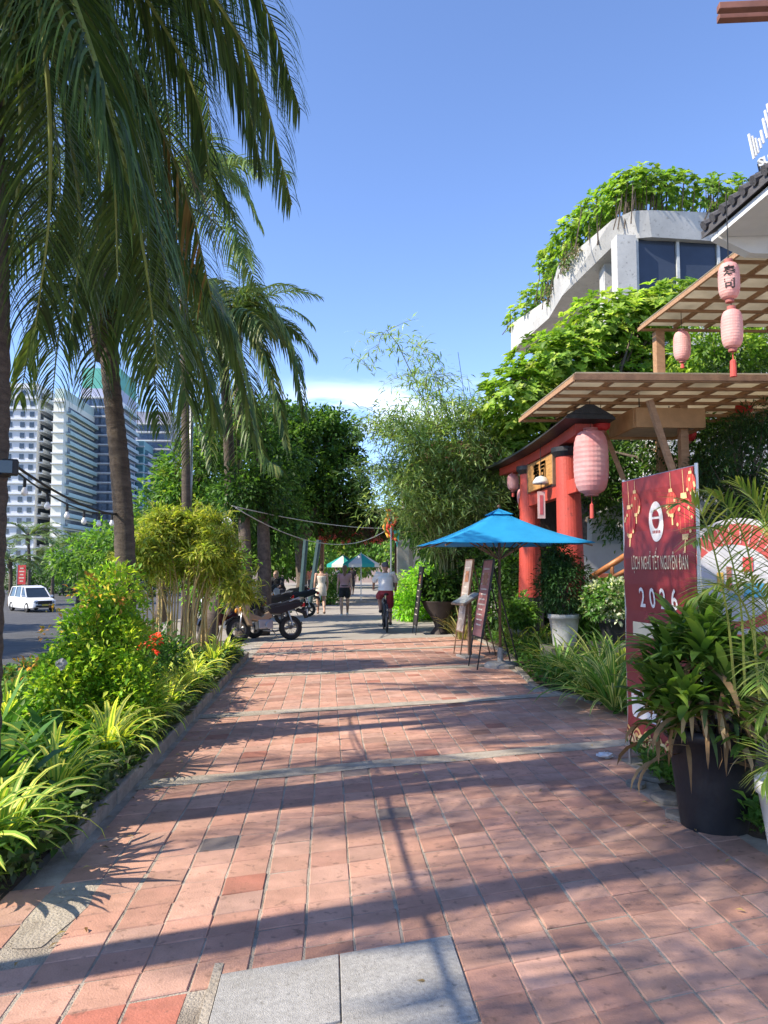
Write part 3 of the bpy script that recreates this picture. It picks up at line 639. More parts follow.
# 5. palm crown farther back, tips poke up at (240,300)
auto_palm('distant coconut palm crown poking above the nearer palms', [(P(236, 600, 24).x, 24, 0), tuple(P(238, 450, 24)), tuple(P(238, 320, 24))], .16, .12,
  [(az, el, 3.0, 1.4) for az, el in ((0, .9), (40, 1.2), (90, 1.0), (140, .7), (190, 1.1), (230, .5), (280, 1.2), (330, .4), (10, .2), (170, .2))], k=dict(nl=34, LL=.8, W=.06, cols=((.14, .20, .08), (.10, .16, .06)), hang=.5))
# palms further left and behind the camera along the same kerb (they throw the frond shadows on the paving)
for lab, x, y, h, s in (('coconut palm left of the camera by the road, outside the picture', -4.4, 2.2, 6.2, 1), ('coconut palm beside the camera at the near end of the bed, outside the picture', -3.8, -.6, 5.6, 5), ('coconut palm at the road kerb beyond the left picture edge', -5.4, 6.0, 7.0, 2), ('coconut palm at the road kerb farther along, beyond the left picture edge', -5.8, 10.4, 7.4, 3), ('shorter coconut palm behind the near end of the bed, outside the picture', -4.6, 4.0, 5.6, 6)):
    random.seed(30+s)
    auto_palm(lab, [(x, y, 0), (x+.05, y, h*.5), (x+.15, y-.05, h)], .16, .11, [(a*26+s*13, U(.25, 1.25), 3.3, U(1.3, 1.9)) for a in range(14)], group='palms beyond the left picture edge', k=dict(nl=42, LL=.72, W=.036))
# palms across the road
random.seed(5)
for px, Y, top, lab in ((28, 72, 520, 'far palm leftmost across the road'), (52, 80, 532, 'far palm above the white car'), (78, 66, 528, 'far palm with a pale straight trunk right of the red banner'), (100, 84, 540, 'far palm right of the pale trunked one across the road'), (128, 90, 548, 'far palm half behind the ringed trunk'), (10, 64, 545, 'low far palm at the picture edge across the road')):
    c = P(px, top+18, Y); x = P(px, 600, Y).x
    auto_palm(lab, [(x, Y, -1.5), (x, Y, c.z*.5), tuple(c)], .17, .12, [(a*36+U(-10, 10), U(.2, 1.2), 2.3*Y/50, U(1.3, 1.9)) for a in range(13)], group='palms across the road', k=dict(nl=24, LL=1.0, W=.15, seg=2, cols=((.16, .24, .10), (.12, .18, .08), (.20, .27, .12)), hang=.6), name='far_palm')
# ================================================================== TREES, LEFT AND CENTRE
random.seed(11)
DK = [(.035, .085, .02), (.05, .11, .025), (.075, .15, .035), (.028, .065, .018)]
MD = [(.08, .17, .035), (.11, .22, .045), (.06, .13, .03), (.15, .26, .05)]
def L_(px, py, Y, rx, ry, rz): return (tuple(P(px, py, Y)), (rx, ry, rz))
# big dark broadleaf tree overhanging the path end
Y = 37
tree('almond_tree', 'large dark broadleaf tree leaning over the far end of the path', (P(300, 600, Y).x, Y, 0), 5.2,
     [L_(300, 450, Y, 2.4, 2.2, 1.9), L_(328, 432, Y, 1.5, 1.6, 1.1), L_(335, 480, Y, 1.8, 1.8, 1.4), L_(290, 500, Y, 2.4, 2.0, 1.6), L_(345, 515, Y+1, 1.8, 1.6, 1.0), L_(270, 430, Y+1, 1.9, 1.8, 1.5), L_(352, 455, Y, .5, .6, .35), L_(358, 490, Y, .5, .6, .3)],
     1700, 14, .36, .27, .5, DK+[(.11, .20, .04)], .28)
Y = 33
tree('dense_tree', 'dark dense tree behind the palm with the drooping yellowed fronds', (P(262, 600, Y).x, Y, 0), 4.2,
     [L_(255, 475, Y, 2.2, 1.6, 2.2), L_(265, 525, Y, 1.8, 1.3, 1.2), L_(235, 520, Y, 1.8, 1.3, 1.4), L_(248, 425, Y, 1.3, 1.2, 1.2)], 900, 14, .34, .25, .45, DK, .2)
Y = 23.5
tree('leafy_tree', 'mid green leafy tree above the bamboo clump, lit from the left', (P(160, 600, Y).x, Y, 0), 3.2,
     [L_(168, 515, Y, 1.1, 1.3, 1.0), L_(192, 480, Y, 1.1, 1.4, 1.1), L_(205, 515, Y, 1.1, 1.2, 1.0), L_(212, 440, Y, .8, 1, .9)], 760, 13, .26, .2, .5, MD+[(.2, .26, .06)], .17)
Y = 36
tree('street_tree', 'green tree farther down the road behind the bamboo clump', (P(120, 600, Y).x, Y, 0), 3,
     [L_(125, 545, Y, 2.0, 2, 1.2), L_(90, 560, Y+2, 1.8, 2, 1.0), L_(165, 545, Y, 2.0, 2, 1.6)], 600, 13, .35, .26, .5, MD, .2)
Y = 44
tree('street_tree', 'green tree closing the view behind the motorcycles', (P(235, 600, Y).x, Y, 0), 3,
     [L_(235, 545, Y, 2.6, 2, 1.8), L_(285, 550, Y, 2.4, 2, 1.5)], 600, 13, .4, .3, .5, MD, .22)
Y = 62
for px, Y, rr, lab in ((340, 62, 4.2, 'pale green tree at the very end of the path'), (300, 70, 4.2, 'sunlit tree behind the far parasols'), (392, 66, 4.5, 'far tree right of the path end'), (430, 55, 4, 'far tree behind the central bamboo')):
    tree('far_tree', lab, (P(px, 600, Y).x, Y, 0), 4, [L_(px, 540, Y, rr, 2.5, 2.6), L_(px+12, 552, Y-1, rr*.6, 2, 1.8)], 500, 12, .5, .36, .5, MD+[(.18, .22, .06)], .25)
# trees across the road far left and off frame (shade the carriageway)
for x, y, lab in ((-22, 27, 'broad street tree across the road beyond the left picture edge'), (-27, 36, 'second broad street tree across the road beyond the left picture edge')):
    tree('street_tree', lab, (x, y, -1.4), 5, [((x, y, 5.2), (4, 4.5, 2.4)), ((x+1.5, y+1.5, 6), (3, 3.2, 1.8))], 420, 12, .5, .42, .55, DK, .28, group='trees beyond the left picture edge')
# hedge & dark band across the road
for k, (px, Y, lab) in enumerate(((90, 86, 'clipped dark hedge across the road'), (30, 92, 'dark shrubs under the far palms at the left'), (150, 84, 'dark shrubs under the far palms near the bamboo'))):
    tree('hedge', lab, (P(px, 600, Y).x, Y, -1.4), .6, [L_(px, 580, Y, 5.0, 1.0, 1.6), L_(px-22, 573, Y+2, 3.6, 1, 2.2), L_(px+20, 571, Y+3, 3.8, 1, 2.4)], 520, 12, .35, .28, .5, DK, .1, cat='hedge')

# ------------------------------------------------------------------ towers
def tower(name, label, x0, x1, Y, L, H, wallc, cols, floors, floor_h, wpos, wsize, side=None, glassm=None, balc=None, crown=None, z0=6, group=None):
    t = thing(name, label, 'tower block', ((x0+x1)/2, Y, 0), 0, group)
    wm_ = mat('wall_'+name+str(int(H)), wallc, .8, .05, .05, bump=.1, bs=3)
    mb = MB(); mb.box(((x0+x1)/2, Y+L/2, H/2), (x1-x0, L, H)); mb.build('wall', wm_, t, world=True)
    gm = glassm or mat('tower_window', (.06, .08, .11), .15, .3, .3, spec=.7)
    m = MB(); ww, wh = wsize; m.box((0, -.06, 0), (ww, .12, wh)); proto = None
    for j in range(floors):
        for xx in wpos:
            z = z0+j*floor_h
            if proto is None: proto = m.build('window', gm, t); o = proto
            else: o = proto.copy(); COL.objects.link(o)
            o.location = (x0+xx*(x1-x0)-(x0+x1)/2, -.02, z)
    sm = mat('tower_slab', (.62, .64, .66), .8, .05, .2)
    p2 = None; m = MB(); m.box((0, 0, 0), ((x1-x0)*1.0+.5, .9, .35))
    for j in range(floors+1):
        if p2 is None: p2 = m.build('floor_band', sm, t); o = p2
        else: o = p2.copy(); COL.objects.link(o)
        o.location = (0, -.2 if balc is None else -.6, z0+(j-.5)*floor_h)
    if side:   # right flank: ribbon windows and balconies
        p3 = None; m = MB(); m.box((0, 0, 0), (.2, L*.86, floor_h*.5)); p4 = None; m4 = MB(); m4.box((0, 0, 0), (1.4, L*.92, .4)); m4.box((.65, 0, .55), (.1, L*.92, .9))
        for j in range(floors):
            if p3 is None: p3 = m.build('ribbon_window', gm, t); o = p3; p4 = m4.build('balcony', mat('balc_'+name, side, .6, .08, .3), t); q = p4
            else: o = p3.copy(); COL.objects.link(o); q = p4.copy(); COL.objects.link(q)
            o.location = ((x1-x0)/2+.06, L/2, z0+j*floor_h); q.location = ((x1-x0)/2+.7, L/2, z0+(j-.5)*floor_h)
    if crown:
        m = MB(); m.box((0, L/2, H+crown[0]/2+.01), (x1-x0-.4, L-.4, crown[0])); m.build('roof_storey', mat('crown_'+name, crown[1], .7, .1, .3), t)
    return t
def XA(px, Y): return (px-328)/769*Y
Y = 235
tower('white_tower', 'white residential tower with small square windows at the far left', XA(6, Y), XA(43, Y), Y, 36, 57, (.58, .60, .64), 0, 16, 3.2, (.1, .3, .62, .86), (1.3, 1.5), side=(.62, .66, .72))
Y = 232
tower('pale_green_tower', 'pale green tower with a blank cream end wall and green balconies', XA(58, Y), XA(68, Y), Y, 56, 52, (.74, .73, .64), 0, 15, 3.1, (.5,), (.01, .01), side=(.42, .56, .54), crown=(3, (.5, .62, .58)))
Y = 262
tower('glass_tower', 'blue grey tower with stacked balconies and a green netted top, left of the ringed palm', XA(84, Y), XA(122, Y), Y, 22, 62, (.42, .44, .58), 0, 17, 3.2, (.12, .37, .62, .87), (4.0, 2.3), balc=1, side=(.4, .5, .55), crown=(7, (.12, .42, .34)), glassm=mat('blue_glass', (.12, .17, .27), .15, .3, .4, spec=.8))
Y = 285
tower('teal_tower', 'low teal glass tower seen between the ringed palm and the leafy tree', XA(118, Y), XA(146, Y), Y, 30, 48, (.20, .38, .42), 0, 13, 3.2, (.15, .38, .62, .85), (2.6, 2.0), side=(.5, .5, .6), glassm=mat('teal_glass', (.06, .20, .24), .12, .3, .4, spec=.8))
tower('purple_tower', 'grey violet tower with balconies behind the teal glass one', XA(138, 300), XA(172, 300), 300, 20, 62, (.36, .36, .46), 0, 16, 3.3, (.2, .5, .8), (4.2, 2.2), balc=1, glassm=mat('blue_glass', (1, 1, 1)))

# ------------------------------------------------------------------ road side things
# car: local +x forward
def wheel_at(parent, c, r, w, axis, rimc=METAL, spokes=5):
    m = MB(); prof = [(r*.66, -w/2), (r*.93, -w/2), (r, -w*.28), (r, w*.28), (r*.93, w/2), (r*.66, w/2)]
    m.lathe(prof+[prof[0]], c, 24, axis=axis, caps=False); wv = m.build('tyre', RUBBER, parent, smooth=False)
    m = MB(); c = V(c); m.lathe([(r*.67, -w*.3), (r*.67, w*.3), (r*.58, w*.3), (r*.58, -w*.3), (r*.67, -w*.3)], c, 24, axis=axis, caps=False)
    m.lathe([(r*.13, -w*.35), (r*.13, w*.35)], c, 10, axis=axis)
    for k in range(spokes):
        a = 2*PI*k/spokes
        d = V((0, math.cos(a), math.sin(a))) if axis == 'x' else V((math.cos(a), 0, math.sin(a)))
        m.bar(c+d*r*.1, c+d*r*.6, r*.12 if spokes < 8 else r*.02, w*.35 if spokes < 8 else r*.02)
    m.build('rim', rimc, wv); return wv
def car(label, loc, rz, paint, grille=True):
    t = thing('parked_car' if not grille else 'car', label, 'car', loc, rz)
    # (x, halfwidth sill, halfwidth belt, z bottom, z belt)
    st = [(-2.25, .70, .74, .42, .95), (-2.15, .84, .86, .30, 1.02), (-1.2, .9, .89, .26, 1.03), (0, .91, .90, .26, 1.0), (1.1, .9, .88, .26, .99), (1.75, .86, .84, .28, .93), (2.15, .76, .76, .32, .82), (2.3, .60, .62, .42, .68)]
    m = MB(); rings = []
    for x, a, b, z0, z1 in st:
        rings.append([(x, -a, z0), (x, -a-.015, z0+.25), (x, -b, z1-.08), (x, -b+.1, z1), (x, b-.1, z1), (x, b, z1-.08), (x, a+.015, z0+.25), (x, a, z0)])
    n = 8; i0 = 0
    for r in rings: m.v += [V(p) for p in r]
    for k in range(len(st)-1):
        for a in range(n):
            b = (a+1) % n; m.f.append((k*n+a, k*n+b, (k+1)*n+b, (k+1)*n+a)); m.c.append((1, 1, 1))
    m.f.append(tuple(range(n))); m.f.append(tuple((len(st)-1)*n+a for a in reversed(range(n)))); m.c += [(1, 1, 1)]*2
    m.build('body', paint, t, smooth=True, fix=True, bevel=.02)
    # glasshouse
    cs = [(-2.1, .80, 1.0, .66, 1.02), (-1.85, .80, 1.0, .66, 1.66), (-.2, .82, .98, .68, 1.74), (.45, .82, .98, .66, 1.62), (1.15, .80, .96, .74, 1.0)]
    m = MB(); n = 4
    for x, a, z0, b, z1 in cs: m.v += [V((x, -a, z0)), V((x, -b, z1)), V((x, b, z1)), V((x, a, z0))]
    for k in range(len(cs)-1):
        for a in range(n):
            b = (a+1) % n; m.f.append((k*n+a, k*n+b, (k+1)*n+b, (k+1)*n+a)); m.c.append((1, 1, 1))
    m.f.append((0, 1, 2, 3)); m.f.append((19, 18, 17, 16)); m.c += [(1, 1, 1)]*2
    m.build('windows', GLASSD, t, fix=True)
    m = MB(); m.prism([(-1.95, 1.64), (-.2, 1.735), (.5, 1.62), (.47, 1.66), (-.2, 1.78), (-1.9, 1.70)], -.68, .68); m.build('roof', paint, t, fix=True, bevel=.02)
    m = MB()
    for s in (-1, 1):
        for (xa, za, xb, zb) in ((1.12, 1.0, .47, 1.62), (.1, .98, .0, 1.72), (-1.0, 1.0, -1.0, 1.7), (-2.05, 1.0, -1.86, 1.66)):
            m.bar((xa, s*.815, za), (xb, s*.685, zb), .07, .05)
    m.build('pillars', paint, t)
    for x in (-1.4, 1.4):
        for s in (-1, 1): wheel_at(t, (x, s*.82, .33), .33, .2, 'y')
    for s in (-1, 1):
        m = MB(); m.box((2.13, s*.62, .76), (.22, .30, .13), Matrix.Rotation(-s*.35, 3, 'Z')); m.build('headlight', mat('lamp_glass', (.75, .77, .8), .1, .05), t, bevel=.02)
        m = MB(); m.box((.95, s*.98, 1.06), (.12, .2, .14)); m.build('mirror', paint, t, bevel=.03)
    m = MB(); m.box((2.25, 0, .66), (.14, .95, .26)); m.build('grille', BLACK, t, bevel=.02)
    m = MB(); m.box((2.28, 0, .42), (.1, 1.2, .14)); m.build('bumper_vent', BLACK, t, bevel=.02)
    m = MB(); m.box((2.34, 0, .5), (.02, .42, .12)); m.build('number_plate', mat('yellow_plate', (.65, .5, .08), .5), t)
    return t
CARP = mat('white_car_paint', (.78, .79, .80), .18, .03, 2, spec=.6)
g = G(25, 612, -1.415)
car('white people carrier turning on the road at the left', (g.x, g.y+1.2, -1.415), math.radians(-49), CARP)
c = P(60, 596, 96); car('far silver car parked under the palms across the road', (c.x, 96, -1.415), math.radians(-60), mat('far_car_paint', (.35, .35, .34), .3), False)
car('far dark car parked beside the white one under the palms', (P(70, 590, 88).x, 88, -1.415), math.radians(-80), mat('grey_car_paint', (.08, .085, .09), .25), False)
# red banner across the road
c = P(21.5, 580, 62); t = thing('street_banner', 'red vertical banner on a pole across the road behind the white car', 'banner', (c.x, 62, -1.42))
m = MB(); m.tube([(-.34, 0, 0), (-.34, 0, 3.4)], .035, 8); m.build('pole', METAL, t)
m = MB(); m.box((0, 0, 2.5), (.62, .02, 1.5)); m.build('cloth', mat('banner_red', (.70, .07, .07), .7), t)
m = MB()
for k in range(5): m.box((0, -.014, 3.0-.25*k), (.26+.12*(k % 2), .004, .09))
m.build('lettering', mat('cream_print', (.75, .65, .5), .7), t)
# thin street poles
for px, Y, h, lab in ((188, 20, 6.5, 'thin pale lamp post rising behind the bamboo clump'),):
    x = P(px, 600, Y).x; t = thing('lamp_post', lab, 'lamp post', (x, Y, 0 if px > 100 else -1.42)); m = MB(); m.tube([(0, 0, -.1), (0, 0, h)], [.07, .05], 8); m.build('pole', METAL, t, smooth=True)
    m = MB(); m.tube([(0, 0, h), (-.3, 0, h+.25), (-.9, 0, h+.35)], .03, 6); m.build('arm', METAL, t); m = MB(); m.box((-1.1, 0, h+.33), (.5, .2, .08)); m.build('lamp', METAL, t, bevel=.02)
# curly white lamp bracket on the dark trunk
b = P(229, 540, 16.6); t = thing('rope_light', 'white looped rope light hanging on the pale post above the motorcycles', 'light', tuple(b))
m = MB(); 
for r, dz in ((.10, .30), (.08, .26)):
    m.tube([V((r*math.cos(a)-.04, 0, dz+r*1.7*math.sin(a))) for a in [k*2*PI/16 for k in range(17)]], .02, 6, cap=False)
m.tube([(.02, 0, .15), (.06, 0, -.3), (.05, 0, -.7)], .035, 7); m.build('tube', WHITE, t, smooth=True)
# dark trunks between bamboo and motorcycles
for px, Y, r, h, lab in ((243, 18.5, .16, 3.4, 'dark straight palm trunk behind the front motorcycle'), (262, 18.8, .17, 3.4, 'dark thick trunk just left of the seated person'), (231, 20.5, .13, 3.2, 'thin dark trunk carrying the rope light')):
    x = P(px, 600, Y).x; t = thing('tree_trunk', lab, 'tree', (x, Y, 0)); m = MB(); pp = spline([(0, 0, -.05), (.05, 0, h*.4), (-.03, 0, h)], 12); m.tube(pp, [r*(1.2-.4*k/12) for k in range(13)], 9); m.build('trunk', BARK, t, smooth=True)
    np_mesh('foliage', [lobes_leaves([((x, Y, h), (.7, .7, .6))], 120, 10, .2, .17, .45, DK)], LEAF, t)
TEAL = mat('teal_post', (.045, .09, .095), .5, .2, 6)
for k, (pa, pb, Y) in enumerate((((300, 606), (306, 540), 30), ((309, 606), (319, 540), 30))):
    a = P(*pa, Y); b = P(*pb, Y); t = thing('leaning_post', ('left', 'right')[k]+' one of two leaning teal posts behind the far motorcycles', 'post', (a.x, Y, 0)); m = MB(); m.tube([V((a.x, Y, -.02)), b], .10, 8); m.build('post', TEAL, t, world=True)
    m = MB(); m.box((0, 0, .06), (.4, .4, .12)); m.build('foot', CONC, t)
# small round shrubs round the trunk foot
for px, Y, r, lab in ((215, 24, .8, 'leafy shrub at the roadside behind the red motorcycle'), (330, 34, .7, 'green shrub left of the walking woman in the far shade')):
    x = P(px, 600, Y).x; tree('roadside_shrub', lab, (x, Y, 0), .5, [((x, Y, .7), (r, r, .7))], 200, 12, .18, .14, .5, MD, .04, cat='bush')

# ------------------------------------------------------------------ cables and string lights
CABLE = mat('cable', (.02, .02, .02), .6)
def cable(name, label, a, b, sag, r=.012, m=None, bulbs=0, n=24):
    a = V(a); b = V(b); t = thing(name, label, 'cable', tuple(a)); mb = MB()
    pts = [a.lerp(b, k/n)-V((0, 0, sag*4*(k/n)*(1-k/n))) for k in range(n+1)]; mb.tube(pts, r, 6); mb.build('wire', m or CABLE, t, world=True, smooth=True)
    for k in range(bulbs):
        s = (k+.5)/bulbs; q = a.lerp(b, s)-V((0, 0, sag*4*s*(1-s))); mb = MB(); mb.tube([q, q-V((0, 0, .06))], .011, 7); h = mb.build('bulb_holder', CABLE, t, world=True)
        mb = MB(); mb.lathe([(.008, 0), (.012, -.012), (.022, -.033), (.021, -.048), (.011, -.06), (.002, -.064)], q-V((0, 0, .055)), 12); mb.build('bulb', mat('bulb_glass', (.8, .8, .78), .1, .02), h, world=True, smooth=True)
    return t
A1 = P(12, 468, 5.0); B1 = P(118, 513, 7.7)
cable('string_lights', 'string of clear bulbs slung between the two left palm trunks', A1, B1, .10, .006, bulbs=6)
cable('power_cable', 'thick black cable sagging above the bulbs between the two left trunks', A1+V((0, 0, .03)), B1+V((0, 0, -.02)), .06, .009)
cable('power_cable', 'black cable running back from the near palm past the camera', A1, (-2.6, -2.5, 3.2), .12, .014)
PALEC = mat('pale_cable', (.5, .5, .48), .6)
cable('overhead_wire', 'upper pale wire crossing above the path to the flag', P(232, 506, 16.5), P(392, 528, 30), .15, .012, PALEC)
cable('overhead_wire', 'lower pale wire sagging across the path', P(236, 508, 16.5), P(392, 526, 30), .75, .012, PALEC)
# floodlight on the near palm
c = P(9, 468, 4.85); t = thing('floodlight', 'small black floodlight strapped to the near palm trunk', 'lamp', tuple(c))
m = MB(); m.box((.02, -.03, 0), (.09, .06, .10), Matrix.Rotation(.3, 3, 'Z')); m.build('housing', BLACK, t, bevel=.01)
m = MB(); m.box((.01, -.07, 0), (.07, .006, .075), Matrix.Rotation(.3, 3, 'Z')); m.build('lens', GLASSD, t); m = MB(); m.tube([(-.1, .02, -.04), (0, .02, -.04)], .02, 6); m.build('bracket', DMETAL, t)
# ================================================================== FAR END OF THE PATH
random.seed(21)
# dark vine covered canopy
Y = 40; a = P(318, 600, Y).x; b = P(404, 600, Y).x
t = thing('vine_canopy', 'dark canopy covered in vines and pink flowers across the far path', 'canopy', ((a+b)/2, Y, 0))
m = MB(); m.box(((a+b)/2, Y, 3.55), (b-a, 5, .22)); m.box(((a+b)/2, Y-2.5, 3.3), (b-a, .15, .4)); m.build('roof', mat('thatch', (.10, .065, .045), .95, .3, 8, bump=1.5), t, world=True)
for x in (a+.2, b-.2):
    for yy in (Y-2.2, Y+2.2): m = MB(); m.box((x, yy, 1.72), (.18, .18, 3.44)); m.build('post', WOODD, t, world=True)
lob = [((a+.5+k*(b-a-1)/4, Y-2, 3.6+.25*math.sin(k*2)), (1.0, 1.6, .55)) for k in range(5)]
fl = flowers([((a+.6+k*(b-a-1.2)/4, Y-2.4, 3.2), (.8, .5, .35)) for k in range(5)], 90, 8, [(.55, .10, .12), (.6, .2, .25)], .12)
np_mesh('vines', [lobes_leaves(lob, 520, 12, .28, .2, .5, [(.05, .045, .02), (.04, .08, .02), (.08, .05, .03), (.06, .10, .03)]), fl], LEAF, t)
# far low houses
t = thing('far_house', 'pale pinkish house front closing the far end of the path', 'house', (P(345, 600, 85).x, 85, 0))
m = MB(); m.box((0, 3, 2.6), (20, 6, 5.2)); m.build('wall', mat('pink_render', (.5, .38, .33), .8, .1, .5), t)
m = MB(); m.prism([(-10.4, 5.22), (10.4, 5.22), (9, 6.6), (-9, 6.6)], -.4, 6.4); m.build('roof', mat('roof_red', (.36, .10, .07), .8, .15, 1), t, fix=True)
for x in (-6, -2, 2, 6): m = MB(); m.box((x, -.03, 1.9), (1.4, .1, 1.9)); m.build('window', GLASSD, t)
t = thing('red_roof_house', 'house with a faded red roof half hidden behind the central bamboo', 'house', (P(492, 600, 36).x, 38, 0))
m = MB(); m.box((0, 3, 3.2), (7, 6, 6.4)); m.build('wall', mat('cream_wall', (.55, .5, .42), .8, .1, .5), t)
m = MB(); m.prism([(-3.9, 6.42), (3.9, 6.42), (2.6, 7.9), (-2.6, 7.9)], -.5, 6.5); m.build('roof', mat('roof_pink', (.55, .16, .14), .7, .1, 1), t, fix=True)
m = MB(); m.box((-1.2, -.03, 4.2), (1.5, .1, 1.4)); m.build('window', GLASSD, t)
# parasols
TQ = mat('turquoise_cloth', (.04, .36, .36), .8, .06, 3, attr=False); 
def parasol(label, loc, r, h, cols, n=8):
    t = thing('parasol', label, 'parasol', loc); m = MB(); m.tube([(0, 0, 0), (0, 0, h+.02)], .025, 8); m.build('pole', WHITE, t)
    m = MB()
    for k in range(n):
        a0 = 2*PI*k/n; a1 = 2*PI*(k+1)/n; c = cols[k % len(cols)]
        p = [V((0, 0, h)), V((r*math.cos(a0), r*math.sin(a0), h-.5)), V((r*math.cos(a1), r*math.sin(a1), h-.5))]; m.poly(p, c)
        m.quad(p[1], p[1]-V((0, 0, .16)), p[2]-V((0, 0, .16)), p[2], c)
    m.build('canopy', mat('parasol_cloth', (1, 1, 1), .8, .05, 3, attr=True, transl=.25, tcol=(1, 1, 1)), t, solid=.01); m = MB(); m.box((0, 0, .05), (.5, .5, .1)); m.build('base', CONC, t)
    return t
TC = (.03, .38, .36); WC = (.75, .76, .74)
parasol('turquoise and white striped parasol at the far end of the path', (P(361, 600, 36).x, 36, 0), .85, 2.3, [TC, WC])
parasol('turquoise parasol left of the striped one at the far end', (P(344, 600, 40).x, 42, 0), .9, 2.3, [TC, TC, WC])
# grey pole and flag
t = thing('grey_post', 'grey square post at the right side of the far path', 'post', (P(403, 600, 27).x, 27, 0)); m = MB(); m.box((0, 0, 1.25), (.42, .3, 2.5)); m.build('shaft', CONC, t, bevel=.02); m = MB(); m.box((0, 0, 2.53), (.5, .38, .08)); m.build('cap', CONC, t)
t = thing('flag', 'red and yellow flag hanging on a pole before the central bamboo', 'flag', (P(391, 600, 26).x, 26, 0))
m = MB(); m.tube([(0, 0, 0), (0, 0, 3.7)], .03, 8); m.build('pole', METAL, t)
m = MB()
for i in range(6):
    for j in range(3):
        f = lambda a, b: V((-.02+.09*math.sin(a*1.3)+.14*b*.9-.2, -.05*math.sin(a*2+b), 3.65-.17*a-.05*b))
        m.quad(f(i, j), f(i+1, j), f(i+1, j+1), f(i, j+1), (.72, .07, .04) if j > 0 else (.7, .35, .05))
m.build('cloth', mat('flag_cloth', (1, 1, 1), .8, .05, 3, attr=True), t, smooth=True, solid=.004)
t = thing('hanging_pennant', 'small turquoise pennant right of the red flag', 'flag', tuple(P(397, 545, 26.2)))
m = MB(); m.tube([(0, 0, .02), (0, 0, 1.0)], .01, 5); m.build('cord', CABLE, t); m = MB(); m.prism([(-.12, .5), (.12, .5), (0, -.1)], -.004, .004); m.build('cloth', TQ, t)

# ================================================================== CENTRE RIGHT VEGETATION
# bright green hedge
BR = [(.20, .42, .03), (.26, .48, .04), (.14, .33, .03), (.32, .50, .05)]
Y = 24
tree('bright_hedge', 'bright lime green bush at the right edge of the grey path', (P(428, 600, Y).x, Y, 0), .8, [L_(418, 595, Y, .8, 1.2, .75), L_(440, 585, Y, 1.0, 1.4, .95), L_(408, 610, Y-.5, .45, .8, .45), L_(455, 600, Y, .7, 1.2, .8)], 700, 14, .16, .13, .5, BR, .05, cat='bush')
# big feathery bamboo
Y = 19; bx0 = P(440, 600, Y).x; culms = []
tops = [(372, 372, 1), (408, 385, 1), (432, 405, .8), (470, 425, .6), (395, 430, .6), (385, 465, .5), (375, 490, .5), (500, 450, .4), (425, 405, .6), (478, 425, .4), (415, 440, .4), (445, 420, .4), (490, 470, .3), (400, 490, .4), (372, 440, .7)]
tops += [(U(368, 525), U(420, 525), .3) for _ in range(60)]
for px, py, ar in tops:
    yy = Y+U(-1.2, 1.4); culms.append(((U(-.35, .9), U(-.4, .4)), tuple(P(px, py, yy)), ar))
bamboo('feathery_bamboo', 'tall feathery bamboo reaching over the path behind the blue umbrella', (bx0+.3, Y, 0), culms, .23, .15, [(.20, .30, .12), (.25, .34, .14), (.31, .38, .17), (.13, .20, .08)], 10, .026, (.16, .17, .06), 1.0, 'bamboo', 9, .5, .40)
t = thing('thin_rod', 'very thin tall dark rod rising from the central bamboo', 'rod', tuple(G(500, 640)))
t.location = (P(490, 600, 20).x, 20, 0); m = MB(); m.tube([V((P(490, 600, 20).x, 20, 0)), P(475, 470, 20), P(458, 352, 20)], [.02, .012, .006], 6); m.build('rod', DMETAL, t, world=True)
Y = 21
tree('shade_tree', 'dense dark tree behind the bamboo and blue umbrella', (P(470, 600, Y).x, Y, 0), 3.2, [L_(455, 520, Y, 1.6, 1.3, 1.2), L_(490, 505, Y, 1.4, 1.3, 1.0), L_(500, 545, Y, 1.4, 1.3, 1.1), L_(450, 545, Y, 1.0, 1.2, .6), L_(430, 522, Y, .7, 1, .5)], 620, 13, .28, .2, .42, MD+[(.05, .10, .03)], .2)
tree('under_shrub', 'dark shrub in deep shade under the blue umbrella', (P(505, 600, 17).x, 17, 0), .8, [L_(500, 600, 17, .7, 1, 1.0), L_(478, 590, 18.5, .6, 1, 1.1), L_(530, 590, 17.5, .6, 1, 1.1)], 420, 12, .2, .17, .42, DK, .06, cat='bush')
# pale rock and dry grasses by the stands
clump('dry_grass', 'straw coloured dry grass tuft behind the slanted menu lectern', tuple(G(462, 640)), 50, .8, .03, [((.35, .28, .14),), ((.25, .25, .1),)], 1, (.8, 1.5), (.5, 1.6), 'plant', None, .15)
